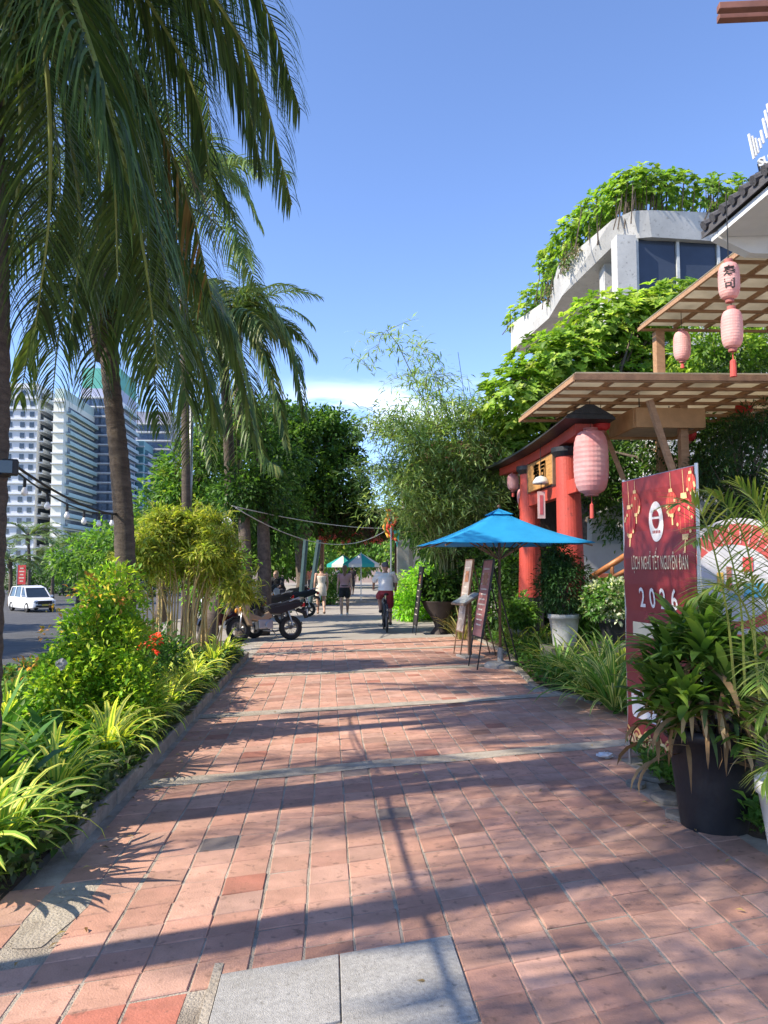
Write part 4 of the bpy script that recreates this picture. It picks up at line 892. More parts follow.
# frangipani-like tree mass in front of the terrace
FG = [(.17, .28, .045), (.24, .35, .055), (.10, .18, .03), (.32, .40, .085), (.13, .23, .04)]
Y = 17.5
tree('broadleaf_tree', 'sunlit light green broadleaf tree in front of the concrete balcony building', (P(590, 600, Y).x, Y, 0), 4.6,
     [L_(560, 370, Y, 1.2, 1.3, .9), L_(610, 330, Y, 1.2, 1.3, .8), L_(650, 320, Y, 1.0, 1.2, .6), L_(520, 400, Y, 1.0, 1.2, .8), L_(590, 400, Y+.5, 1.7, 1.3, 1.3), L_(650, 380, Y+.5, 1.4, 1.2, 1.0), L_(525, 440, Y+1, .9, 1.0, .8), L_(668, 300, Y, .7, .9, .4)],
     0, 0, 0, .20, .5, FG, .2, ros=(3000, 8))
Y = 14.2
tree('dark_leaf_tree', 'dark small-leaved tree filling the space behind the red banner', (P(690, 600, Y).x, Y, 0), 3.4,
     [L_(700, 440, Y, 1.3, .8, .9), L_(750, 470, Y-1, 1.1, .7, .8), L_(640, 500, Y+1, 1.0, .8, 1.0), L_(745, 400, Y, 1.3, .7, .8), L_(600, 470, Y+1.2, .7, .7, .8), L_(620, 450, Y+1.5, .9, .7, .9), L_(760, 540, Y-1.6, 1, .6, .9)], 1500, 13, .22, .12, .4, DK+[(.10, .16, .05)], .16)
Y = 11.6
tree('pine_shrub', 'blackish green conifer-like tree between the banner and the right picture edge', (P(745, 600, Y).x, Y, 0), 2.6, [L_(720, 470, Y, .5, .5, .25), L_(745, 440, Y, .6, .5, .25), L_(755, 490, Y, .6, .5, .3), L_(735, 520, Y, .6, .5, .3), L_(765, 420, Y, .5, .5, .25)], 560, 14, .15, .10, .2, [(.02, .05, .02), (.03, .07, .025)], .07)
tree('upper_shrub', 'light green foliage between the lower and the upper pergola roof', (P(740, 600, 15.5).x, 15.5, 0), 4, [L_(720, 350, 15.5, 1.0, .8, .6), L_(760, 345, 15.5, 1.0, .8, .6), L_(700, 385, 16, .8, .8, .6)], 520, 12, .2, .15, .4, FG+[(.09, .17, .04)], .08, cat='tree')

# ================================================================== CONCRETE BUILDING WITH PLANTED TERRACE
CB = mat('board_concrete', (.52, .515, .50), .8, .07, 1.2, bump=.4, bs=20, col2=(.41, .405, .395), grime=(.7, .35, (.22, .215, .20)))
t = thing('concrete_building', 'concrete building with a wide angular planted balcony at the upper right', 'building', (12, 28, 0))
# parapet outline in plan (bottom ring inset), from the far left end round the corner to the right
def PZ(px, py, z):   # point on the pixel ray at height z
    d = ray(px, py); return CAM + d*((z-1.6)/d.z)
topr = [(511, 324), (548, 299), (558, 266), (612, 220), (632, 211), (648, 210), (700, 212), (770, 216), (900, 222)]
botr = [(511, 352), (549, 318), (562, 296), (619, 240), (640, 238), (652, 237), (700, 240), (770, 246), (900, 254)]
top = [PZ(*p, 12.9) for p in topr]
bot = []
for (px, py), q in zip(botr, top):
    d = ray(px, py); k = (q.y+.15)/d.y; bot.append(CAM+d*k)
m = MB(); back = V((14, 44, 0))
inner = [q+(V((1, .9, 0))*.35) for q in top]
for a in range(len(top)-1):
    m.quad(bot[a], bot[a+1], top[a+1], top[a]); m.quad(top[a], top[a+1], inner[a+1], inner[a]); m.quad(inner[a+1]-V((0, 0, .6)), inner[a]-V((0, 0, .6)), inner[a], inner[a+1])
m.build('parapet', CB, t, world=True)
wallp = [PZ(560, 400, 8)]; 
sof_in = []
for k, q in enumerate(bot): sof_in.append(V((q.x+3.2 if k < 4 else q.x+.6, q.y+(.6 if k < 4 else .35), q.z)))
m = MB()
for a in range(len(bot)-1): m.quad(bot[a+1], bot[a], sof_in[a], sof_in[a+1])
m.build('soffit', CB, t, world=True)
m = MB(); m.poly([V((q.x, q.y, top[0].z-.45)) for q in inner]+[V((inner[-1].x, inner[0].y, top[0].z-.45))]); m.build('terrace_floor', CB, t, world=True)
cw = sof_in[4]; c0 = sof_in[0]
m = MB()
for a in range(len(sof_in)-1):
    p, q = sof_in[a], sof_in[a+1]; m.quad(V((p.x+.02, p.y+.02, 0)), V((q.x+.02, q.y+.02, 0)), V((q.x+.02, q.y+.02, q.z+.2)), V((p.x+.02, p.y+.02, p.z+.2)))
m.build('wall', mat('building_wall', (.50, .49, .48), .85, .08, .7), t, world=True)
# window band on the camera side under the balcony
wy = sof_in[5].y-.05
x0 = P(636, 260, wy).x; zb = P(700, 300, wy).z; zt = bot[5].z+.05
for k in range(7):
    xa = x0+k*1.35
    m = MB(); m.box((xa+.66, wy+.02, (zb+zt)/2), (1.22, .1, zt-zb)); m.build('window', mat('window_glass', (.05, .065, .10), .12, .2, .5, spec=.35), t, world=True)
    m = MB(); m.box((xa, wy-.05, (zb+zt)/2), (.09, .12, zt-zb)); m.build('mullion', mat('pale_frame', (.5, .52, .52), .5), t, world=True)
m = MB(); m.box((x0-.42, wy-.05, zt-2.2), (.62, .5, 4.4)); m.build('column', CB, t, world=True)
a = P(609, 280, wy+2.2); m = MB(); m.box((a.x, wy+2.2, zt-2.2), (.5, .5, 4.4)); m.build('column', CB, t, world=True)
# terrace planting
def tp(a, f, dz=.45, off=.5):
    p = top[a].lerp(top[a+1], f); return V((p.x+off*.7, p.y+off, p.z+dz))
lob = []
for a, f, r, dz in ((0, .1, .7, .3), (0, .6, .8, .6), (1, .3, .8, .8), (1, .8, .9, .7), (2, .2, .9, .8), (2, .5, .9, .9), (2, .8, .9, .9), (3, .2, .8, .9), (3, .8, .8, .95), (4, .5, .9, 1.0), (5, .4, .8, .9), (6, .1, .8, .8), (6, .5, .8, .75), (6, .9, .8, .6), (7, .2, .8, .6)):
    c = tp(a, f, dz); lob.append((tuple(c), (r, r, .62 if a > 2 else .75)))
tt = thing('terrace_shrubs', 'row of bright green shrubs growing along the top of the concrete balcony', 'plant', tuple(top[3]+V((.5, .5, 0))))
lv, cc = rosette_leaves(lob, 1250, 8, .22, .5, FG)
np_mesh('foliage', [lv], LEAF, tt); m = MB()
for k in range(160):
    q = V(tuple(random.choice(cc))); q.z += 0; m.tube([V((q.x+U(-.2, .2), q.y+U(.1, .4), top[0].z-.4)), q+V((0, 0, -.3)), q], [.022, .018, .010], 5, cap=False)
m.build('stem', BARK, tt, world=True)
m = MB(); 
tr = thing('trailing_plant', 'thin plants trailing over the front of the concrete parapet', 'plant', tuple(top[2]))
pos = []
for k in range(34):
    a = random.choice((1, 2, 2)); f = U(.1, .5); p = top[a].lerp(top[a+1], f); L = U(.2, .7)
    for z in range(12): pos.append((p.x-.12+U(-.06, .06), p.y-.12+U(-.06, .06), p.z-L*random.random()+.1))
n = len(pos); d = unit(n)*.6+np.array([0, 0, -.5]); np_mesh('foliage', [leaf_arrays(np.array(pos), d, unit(n)+np.array([0, -1, 0.]), .16, .06, rcols(n, [(.10, .16, .06), (.16, .13, .09)]))], LEAF, tr)

# ================================================================== TORII GATE
TX = 4.18; YN, YF = 13.0, 15.75
t = thing('torii_gate', 'red torii gate with a curved black roof beam on the right', 'gate', (TX, (YN+YF)/2, 0))
for yy, lean in ((YN, -.12), (YF, .12)):
    m = MB(); m.tube([(TX, yy, .95), (TX, yy-lean, 3.56)], [.235, .20], 28); m.build('post', RED, t, world=True, smooth=False)
    m = MB(); m.tube([(TX, yy, 0), (TX, yy, 1.0)], [.29, .275], 28); m.build('post_base', BLACK, t, world=True)
    m = MB(); m.tube([(TX, yy-lean, 3.54), (TX, yy-lean, 3.62), (TX, yy-lean, 3.70)], [.215, .28, .28], 24); m.build('post_cap', BLACK, t, world=True)
m = MB(); m.box((TX, (YN+YF)/2, 2.98), (.16, YF-YN+1.1, .24)); m.build('tie_beam', RED, t, world=True, bevel=.01)
def kas(w0, w1, h0, h1, ya, yb, m, rise, mat_, nm, n=20):
    i0 = len(m.v)
    for k in range(n+1):
        s = k/n; y = ya+(yb-ya)*s; z = rise*(2*s-1)**2 if True else 0
        for x, h in ((-w0, h0), (w0, h0), (w1, h1), (-w1, h1)): m.v.append(V((TX+x, y, h+z)))
    for k in range(n):
        for a in range(4):
            b = (a+1) % 4; m.f.append((i0+4*k+a, i0+4*k+b, i0+4*k+4+b, i0+4*k+4+a)); m.c.append((1, 1, 1))
    m.f.append((i0, i0+1, i0+2, i0+3)); m.f.append((i0+4*n, i0+4*n+1, i0+4*n+2, i0+4*n+3)); m.c += [(1, 1, 1)]*2
    return m.build(nm, mat_, t, world=True, fix=True)
kas(.15, .15, 3.70, 3.88, 12.2, 17.8, MB(), .08, RED, 'lintel')
kas(.42, .36, 3.885, 3.96, 11.9, 18.6, MB(), .10, BLACK, 'roof_eave'); kas(.34, .06, 3.965, 4.12, 11.9, 18.6, MB(), .10, mat('roof_black', (.03, .032, .04), .6, .2, 8, bump=.6), 'roof_beam')
m = MB(); m.box((TX-.12, (YN+YF)/2, 3.40), (.05, 1.75, .56)); sg = m.build('sign_board', mat('sign_wood', (.58, .30, .10), .55, .25, 4, bump=.4, stretch=(1, 1, 8)), t, world=True, bevel=.008)
m = MB()
add_text(m, '寿司', lambda v: V((TX-.15, (YN+YF)/2-v.x, 3.40+v.y)), size=.42, extrude=.004, bold=.012, space=1.2)
m.build('lettering', BLACK, t, world=True)
# round vase-like ring shapes of the sign rim
m = MB(); 
for dy in (-.88, .88): m.box((TX-.12, (YN+YF)/2+dy, 3.4), (.07, .05, .60))
m.build('sign_edge', WOODD, t, world=True)

# ------------------------------------------------------------------ lanterns
def lantern(label, pos, r, h, m, top_len=.3, tassel=.3, glyph=None, group=None, capm=None, face=-PI/2, tm=None):
    t = thing('paper_lantern', label, 'lantern', tuple(pos), 0, group); n = 26; prof = []
    for k in range(n+1):
        s = k/n; z = (s-.5)*h; e = min(1, (1-abs(2*s-1)**3.2))**.5; prof.append((r*(.45+.55*e)*(1+(.009 if k % 2 else -.009)), z))
    b = MB(); b.lathe(prof, (0, 0, 0), 28); body = b.build('shade', m, t, smooth=False)
    cp = capm or mat('lantern_cap', (.42, .14, .12), .6)
    for z in (-h/2-.02, h/2+.02): b = MB(); b.lathe([(r*.40, -.018), (r*.42, .018)], (0, 0, z), 20); b.build('rim', cp, t)
    b = MB(); b.tube([(0, 0, h/2), (0, 0, h/2+top_len)], .006, 5); b.build('cord', CABLE, t)
    if tassel:
        b = MB(); b.tube([(0, 0, -h/2), (0, 0, -h/2-tassel*.45)], .006, 5); b.tube([(0, 0, -h/2-tassel*.4), (0, 0, -h/2-tassel*.45), (0, 0, -h/2-tassel)], [.012, .03, .034], 9); b.build('tassel', tm or mat('tassel_red', (.62, .10, .08), .8), t)
    if glyph:
        b = MB(); R = r*1.035
        def wrap(v):
            a = face+v.x/R; return V((R*math.cos(a), R*math.sin(a), v.y))
        add_text(b, glyph, wrap, size=glyph_size(h), bold=.002, extrude=.0)
        b.build('lettering', mat('ink', (.03, .03, .03), .7), t, solid=.003)
    return t
def glyph_size(h): return h*.33
PK = mat('faded_pink_paper', (.80, .36, .34), .6, .1, 4, bump=.4, bs=30, col2=(.80, .50, .46), transl=.25, tcol=(1, .8, .75))
PK2 = mat('pink_paper', (.66, .24, .24), .6, .1, 2.2, bump=.4, bs=30, col2=(.70, .44, .43), transl=.25, tcol=(1, .8, .75))
RD = mat('red_paper', (.72, .05, .05), .55, .1, 4, bump=.4, bs=30, transl=.25, tcol=(1, .8, .75))
c = P(591, 462, 12.1); lantern('big faded pink lantern hanging from the near end of the torii roof', c, .277, 1.03, PK2, .5, .4)
m = MB(); 
c = P(601, 422, 12.3); lantern('small bright red lantern tucked behind the big pink one', c, .15, .30, RD, .2, 0, None)
for px, py, Y, r, h, lab in ((513, 482, 16.9, .13, .36, 'left one of the two faded lanterns at the far side of the torii'), (523, 497, 16.6, .13, .36, 'lower right one of the two faded lanterns at the far side of the torii')):
    lantern(lab, P(px, py, Y), r, h, PK2, .5, .15)
# wind chime
c = P(541, 478, 13.9); t = thing('wind_chime', 'clear glass wind chime with a pink paper strip hanging in the torii', 'wind chime', tuple(c))
m = MB(); m.tube([(0, 0, .75), (0, 0, -.2)], .007, 5); m.build('cord', CABLE, t); m = MB(); m.lathe([(.02, .06), (.10, .03), (.15, -.04), (.16, -.09), (.15, -.09), (.02, .02)], (0, 0, -.02), 18, caps=False); m.build('bell', mat('milky_glass', (.6, .64, .62), .1), t, smooth=True)
m = MB(); m.box((0, 0, -.50), (.14, .01, .50)); m.build('paper_strip', mat('pink_strip', (.78, .55, .52), .8), t); m = MB(); m.box((0, -.008, -.50), (.06, .004, .36)); m.build('print', mat('strip_red', (.6, .12, .14), .8), t)

# ================================================================== PERGOLAS
POLY = mat('translucent_sheet', (.62, .59, .53), .5, .16, 1.5, transl=.7, tcol=(1, .95, .85))
def pergola(label, x0, x1, y0, y1, z, nx, ny, tilt=0):
    t = thing('pergola', label, 'pergola', (x0, y0, 0)); Z = lambda x: z+tilt*(x-x0)
    for k in range(nx+1):
        x = x0+(x1-x0)*k/nx; m = MB(); m.bar((x, y0, Z(x)+.08), (x, y1, Z(x)+.08), .05, .07); m.build('rafter', WOOD, t, world=True, bevel=.004)
    for k in range(ny+1):
        y = y0+(y1-y0)*k/ny; m = MB(); m.bar((x0-.04, y, Z(x0)+.02), (x1+.04, y, Z(x1)+.02), .05, .05); m.build('batten', WOOD, t, world=True, bevel=.004)
    m = MB(); m.bar((x0-.04, (y0+y1)/2, Z(x0)+.125), (x1+.04, (y0+y1)/2, Z(x1)+.125), y1-y0+.1, .012); m.build('roof_sheet', POLY, t, world=True)
    m = MB(); m.bar((x0-.07, y0-.05, Z(x0)+.06), (x1+.07, y0-.05, Z(x1)+.06), .03, .09); m.build('fascia', WOODD, t, world=True)
    m = MB(); m.bar((x0-.07, y0-.05, Z(x0)+.03), (x0-.07, y1+.05, Z(x0)+.03), .03, .07); m.build('fascia', WOOD, t, world=True)
    return t
t = pergola('lower wooden pergola with a lattice roof beside the torii', 3.58, 8.5, 10.7, 13.75, 4.28, 8, 6, .012)
for a, b in ((P(649, 400, 11.1), P(675, 478, 11.15)), (P(603, 428, 13.1), P(634, 505, 12.9))):
    m = MB(); m.bar(a, b, .085, .085); m.build('brace', WOOD, t, world=True, bevel=.005)
for x, y in ((5.75, 12.0), (8.3, 12.4)):
    m = MB(); m.box((x, y, 2.12), (.13, .13, 4.24)); m.build('post', WOOD, t, world=True, bevel=.006)
t2 = pergola('upper wooden pergola with a lattice roof at the right picture edge', 6.02, 11.0, 9.7, 14.1, 6.15, 8, 8, .01)
for x, y in ((6.28, 14.0), (10.8, 14.0), (10.8, 10.0)): m = MB(); m.box((x, y, (6.1)/2), (.17, .17, 6.1)); m.build('post', WOOD, t2, world=True, bevel=.006)
# wooden box lamp under the lower pergola
a = P(620, 432, 10.2); b = P(668, 408, 9.3); t = thing('box_lamp', 'wooden box lamp hanging under the lower pergola', 'lamp', (P(655, 420, 12.4).x, 12.4, 4.0)); t.scale = (1.15, 1.15, 1.0)
m = MB()
for dy in (-.5, .5): m.box((0, dy, 0), (1.0, .04, .32))
for dx in (-.5, .5): m.box((dx, 0, 0), (.04, .96, .32))
m.build('frame', mat('lamp_wood', (.50, .28, .13), .5, .15, 4, bump=.3), t, bevel=.004); m = MB(); m.box((0, 0, -.10), (.95, .95, .03)); m.build('diffuser', mat('diffuser', (.55, .45, .33), .6), t); m = MB()
for dx, dy in ((-.4, -.4), (.4, .4)): m.tube([(dx, dy, .12), (dx, dy, .42)], .008, 5)
m.build('cord', CABLE, t)
# lanterns on the pergolas
gl = 'pink paper lanterns on the pergolas'
c = P(729, 281, 7.5); lantern('upper pink lantern with black characters hanging below the tiled eave', c, .106, .38, PK, .75, .0, '寿\n司', None, face=-PI/2-.45)
c = P(732, 329, 7.5); lantern('pink lantern hanging directly under the one with characters', c, .106, .40, PK, .07, .3)
c = P(682, 346, 13.2); lantern('pale pink lantern hanging beside the wooden post of the upper pergola', c, .15, .53, PK, .4, .14)
c = P(744, 408, 12.6); lantern('small red lantern at the right under the lower pergola', c, .14, .20, RD, .3, 0)
c = P(687, 431, 13.2); lantern('red lantern with a tassel behind the box lamp', c, .16, .38, RD, .4, .35, tm=mat('tassel_gold', (.5, .22, .08), .8))

# ================================================================== TILED EAVE, SIGN AND RAFTERS UPPER RIGHT
t = thing('tiled_roof_building', 'building with a dark tiled eave and white gable at the upper right edge', 'building', (8, 9, 0))
TILEM = mat('grey_roof_tile', (.10, .095, .10), .8, .2, 8, bump=.8, col2=(.05, .05, .055))
EX, EZ = 4.93, 5.96
def rz_(x): return EZ+(x-EX)*.52
m = MB(); m.prism([(EX, EZ), (9.5, rz_(9.5)), (9.5, rz_(9.5)+.10), (EX, EZ+.10)], 3.0, 9.6); m.build('roof', TILEM, t, world=True, fix=True)
for k in range(28):
    y = 3.1+k*.235; m = MB(); m.tube([(EX-.05, y, EZ+.11), (9.4, y, rz_(9.4)+.11)], .062, 8); m.build('roof_tile', TILEM, t, world=True)
m = MB(); m.prism([(EX+.06, EZ-.02), (9.5, rz_(9.5)-.02), (9.5, EZ-.30), (EX+.5, EZ-.30), (EX+.06, EZ-.10)], 9.3, 9.45); m.build('gable', WHITE, t, world=True, fix=True)
m = MB(); m.prism([(EX+.06, EZ-.01), (EX+.9, rz_(EX+.9)-.02), (EX+.9, EZ-.06), (EX+.06, EZ-.10)], 3.1, 9.28); m.build('soffit', WHITE, t, world=True, fix=True)
m = MB(); m.box((9.3, 5.8, 3.1), (4.0, 5.4, 6.1)); m.v = [V((p.x, p.y, p.z)) for p in m.v]; m.build('wall', RENDERW, t, world=True)
t = thing('letter_sign', 'white block letter sign standing on the tiled eave', 'sign', tuple(P(768, 140, 8.6)))
o = P(758, 164, 8.3); R = Matrix.Rotation(-.0, 3, 'Y'); ux = V((.92, -.25, .38)).normalized(); uz = V((-.18, 0, .98)).normalized(); un = ux.cross(uz)
def sgn(v): return o+ux*v.x+uz*v.y+un*v.z
m = MB(); add_text(m, 'SUITE', sgn, size=.13, extrude=.02, bold=.004, align='LEFT'); m.build('lettering', WHITE, t, world=True)
m = MB(); add_text(m, 'S', lambda v: sgn(v+V((.24, .18, 0))), size=.20, extrude=.02, bold=.004); m.build('lettering', WHITE, t, world=True)
m = MB()
for x, z0, z1 in ((-.03, .08, .38), (.0, .10, .34), (.03, .12, .30), (.07, .16, .28), (.11, .20, .36), (.16, .24, .48), (.20, .25, .56), (.24, .24, .62), (.29, .18, .62), (.33, .16, .62)):
    m.bar(sgn(V((x, z0, 0))), sgn(V((x, z1, 0))), .016, .03)
m.build('emblem', WHITE, t, world=True); m = MB(); m.bar(sgn(V((-.05, -.10, 0))), sgn(V((1.2, -.10, 0))), .02, .02)
for x in (0, .3, .6, .9): m.bar(sgn(V((x, -.2, 0))), sgn(V((x, .0, 0))), .015)
m.build('sign_frame', DMETAL, t, world=True)
t = thing('roof_rafters', 'two brown rafter ends poking in at the top right corner', 'rafters', tuple(P(745, 14, 5)))
for py, dy in ((8, 0), (18, .12)):
    a = P(718, py, 5+dy); m = MB(); m.bar(a, a+V((1.8, -.25, .0)), .06, .05); m.build('rafter', mat('reddish_wood', (.25, .11, .08), .6, .2, 5), t, world=True, bevel=.004)

# low white wall with plants behind the gate
t = thing('garden_wall', 'low pale rendered wall behind the torii and banner', 'wall', (6, 16.3, 0))
m = MB(); m.prism([(P(590, 600, 16).x, 0), (P(592, 518, 16).x, P(592, 518, 16).z), (P(640, 488, 16).x, P(640, 488, 16).z), (12, P(640, 470, 16).z), (12, 0)], 16.0, 16.3); m.build('wall', RENDERW, t, world=True, fix=True)
m = MB(); m.box((P(615, 545, 15.6).x+.4, 15.6, 1.05), (2.4, .5, 2.1)); m.build('ledge', RENDERW, t, world=True)
t = thing('restaurant_front', 'dark timber restaurant front in the shade behind the umbrella and gate', 'building', (7, 19, 0))
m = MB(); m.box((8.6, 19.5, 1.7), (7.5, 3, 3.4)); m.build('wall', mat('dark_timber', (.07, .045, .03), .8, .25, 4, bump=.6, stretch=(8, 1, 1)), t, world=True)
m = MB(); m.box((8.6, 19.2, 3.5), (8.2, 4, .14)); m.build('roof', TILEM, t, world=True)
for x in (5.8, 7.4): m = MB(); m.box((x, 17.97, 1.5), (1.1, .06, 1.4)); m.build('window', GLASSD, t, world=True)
# ================================================================== BLUE UMBRELLA
random.seed(33)
c = P(499, 530, 12.3); UX, UY = c.x, 12.3
t = thing('market_umbrella', 'square bright blue market umbrella on a pole in front of the torii', 'umbrella', (UX, UY, 0), 0)
BLUE = mat('blue_canvas', (.03, .38, .66), .7, .08, 3, bump=.3, bs=8, transl=.3, tcol=(1, 1.1, 1.2), col2=(.02, .31, .60))
m = MB(); Rr = 1.63; zr, za = 1.985, 2.53; n = 8
def canopy_pt(a, s):    # a: angle index 0..n (corners at even), s 0 centre .. 1 rim
    k = int(a) % n; f = a-int(a); 
    def cp(k): an = 2*PI*k/n+PI/4; r = Rr*(1 if k % 2 == 0 else math.cos(PI/4)); return V((r*math.cos(an), r*math.sin(an)))
    p = cp(k).lerp(cp((k+1) % n), f); sag = -.012*math.sin(PI*f)*s-.05*math.sin(PI*s)
    return V((p.x*s, p.y*s, za+(zr-za)*s+sag+(.03 if s == 1 and False else 0)))
SA, SS = 4, 8; idx = {}
for k in range(n*SA):
    for j in range(SS+1): idx[k, j] = len(m.v); m.v.append(canopy_pt(k/SA, max(.002, j/SS)))
for k in range(n*SA):
    for j in range(SS):
        k2 = (k+1) % (n*SA); m.f.append((idx[k, j], idx[k, j+1], idx[k2, j+1], idx[k2, j])); m.c.append((1, 1, 1))
o = m.build('canopy', BLUE, t, smooth=True, solid=.006); o.rotation_euler.z = math.radians(3)
m = MB()
for k in range(8):
    an = 2*PI*k/8+PI/4; r = (Rr if k % 2 == 0 else Rr*.7071)*.13; an2 = 2*PI*(k+1)/8+PI/4; r2 = (Rr if k % 2 == 1 else Rr*.7071)*.16
    m.poly([V((0, 0, za+.035)), V((r*math.cos(an), r*math.sin(an), za-.065)), V((r2*math.cos(an2), r2*math.sin(an2), za-.065))])
o = m.build('vent_cap', BLUE, t, solid=.005); o.rotation_euler.z = math.radians(3)
for k in range(8):
    an = 2*PI*k/8+PI/4+math.radians(3); r = (Rr if k % 2 == 0 else Rr*.7071)*.99
    m = MB(); m.bar((.04*math.cos(an), .04*math.sin(an), za-.13), (r*.98*math.cos(an), r*.98*math.sin(an), zr-.05), .018, .025); rb = m.build('rib', WOODD, t)
    m = MB(); m.bar((.04*math.cos(an), .04*math.sin(an), 1.75), (.5*r*math.cos(an), .5*r*math.sin(an), (za+zr)/2-.10), .014, .02); m.build('strut', WOODD, rb)
m = MB(); m.tube([(0, 0, .05), (0, 0, 2.5)], .024, 10); m.build('pole', WOODD, t, smooth=True)
m = MB(); m.lathe([(.26, 0), (.26, .05), (.20, .09), (.05, .10), (.04, .32)], (0, 0, .01), 20); m.build('base', CONC, t)
m = MB(); m.sphere((0, 0, za+.07), .028, 8, 6); m.build('finial', WOODD, t)

# menu stands ------------------------------------------------------------
def menu_stand(label, pos, rz, face, text_lines, H=1.62, w=.46, ph=1.15, lean=.16, legc=DMETAL, edgec=DMETAL):
    t = thing('menu_stand', label, 'sign stand', pos, rz)
    Rm = Matrix.Rotation(-lean, 3, 'X'); b0 = H-ph
    def q(x, y, z): return Rm @ V((x, y, z-H))+V((0, 0, H))
    m = MB(); m.box(q(0, 0, H-ph/2), (w, .022, ph), Rm); m.build('board', face, t, bevel=.004)
    m = MB(); e = .02
    for x in (-w/2-.008, w/2+.008): m.box(q(x, 0, H-ph/2), (e, .034, ph+.04), Rm)
    for z in (H-ph-.008, H+.008): m.box(q(0, 0, z), (w+.03, .034, e), Rm)
    m.build('frame', edgec, t)
    for x in (-w/2, w/2): m = MB(); m.tube([q(x, 0, H-ph), q(x, -.0, .0)*1 if False else V((x, q(x, 0, 0).y, .0))], .012, 6); m.build('leg', legc, t)
    for x in (-w/2+.05, w/2-.05): m = MB(); m.tube([q(x, .02, H-.08), V((x*1.0, .42, 0))], .012, 6); m.build('leg', legc, t)
    m = MB()
    for k in range(text_lines):
        z = H-.14-k*(ph-.24)/text_lines; ww = w*(.35+.4*random.random())
        m.box(q(-.02+U(-.03, .03), -.014, z), (ww, .003, .022), Rm)
    m.build('print', mat('menu_ink', (.65, .58, .5), .7), t)
    m = MB(); m.box(q(0, -.014, H-.30), (w*.5, .004, .2), Rm); m.build('picture', mat('menu_picture', (.5, .22, .12), .6, .3, 20), t)
    return t
g = G(489, 668); menu_stand('dark red menu board on black legs, right one under the umbrella', (g.x, g.y-.1, 0), math.radians(-85), mat('menu_red', (.30, .09, .085), .35, .2, 6, col2=(.42, .20, .19)), 12, 1.72, .5, 1.22, .17)
g = G(468, 656); menu_stand('pale wooden menu board leaning left of the dark red one', (g.x+.05, g.y, 0), math.radians(-86), mat('menu_pale', (.46, .40, .36), .5, .2, 6, col2=(.30, .22, .18)), 9, 1.74, .5, 1.3, .15, WOODD, WOODD)
g = G(422, 634); menu_stand('black menu board seen edge-on at the far end of the brick paving', (g.x, g.y, 0), math.radians(-89), mat('menu_black', (.04, .035, .035), .6, .2, 6), 8, 1.62, .6, 1.4, .12)
g = G(466, 655); t = thing('menu_lectern', 'lectern with a slanted grey menu top beside the pale menu board', 'lectern', (g.x-.02, g.y-.5, 0), math.radians(-78))
m = MB(); m.box((0, 0, .5), (.06, .06, 1.0)); m.build('post', WOODD, t, bevel=.004); m = MB(); m.box((0, 0, .03), (.45, .36, .05)); m.build('base', CONC, t, bevel=.006)
m = MB(); m.box((0, -.05, 1.05), (.62, .42, .03), Matrix.Rotation(.5, 3, 'X')); m.build('top', mat('lectern_wood', (.28, .20, .15), .6, .2, 6), t, bevel=.004)
m = MB(); m.box((0, -.06, 1.07), (.56, .36, .006), Matrix.Rotation(.5, 3, 'X')); m.build('menu_sheet', mat('menu_sheet', (.42, .44, .45), .3, .2, 14), t)

# pots -------------------------------------------------------------------
def pot(label, pos, prof, m, name='pot', cat='pot', n=28):
    t = thing(name, label, cat, tuple(pos)); b = MB(); b.lathe(prof, (0, 0, 0), n, caps=False); b.poly([V((prof[0][0]*math.cos(2*PI*k/n), prof[0][0]*math.sin(2*PI*k/n), prof[0][1])) for k in range(n)]); b.build('body', m, t, smooth=True)
    r, z = prof[-1]; b = MB(); b.lathe([(r+.001, z-.06), (.001, z-.05)], (0, 0, 0), n, caps=False); b.build('soil', SOIL, t); return t
def potprof(r0, r1, h, lip=.02, foot=0):
    return [(r0, 0), (r0*.98+r1*.02, .02), ((r0+r1)/2, h*.5), (r1*.98, h-.07), (r1+lip, h-.065), (r1+lip, h), (r1-.01, h), (r1-.02, h-.07)]
BLKP = mat('black_plastic', (.014, .015, .019), .5, .25, 6, bump=.3, bs=20, col2=(.024, .024, .027), spec=.35)
g = G(726, 836); PX, PY = g.x+.0, g.y+.14
pot('large black plastic pot in the right foreground', (PX, PY, 0), potprof(.195, .265, .62, .018), BLKP, 'plant_pot')
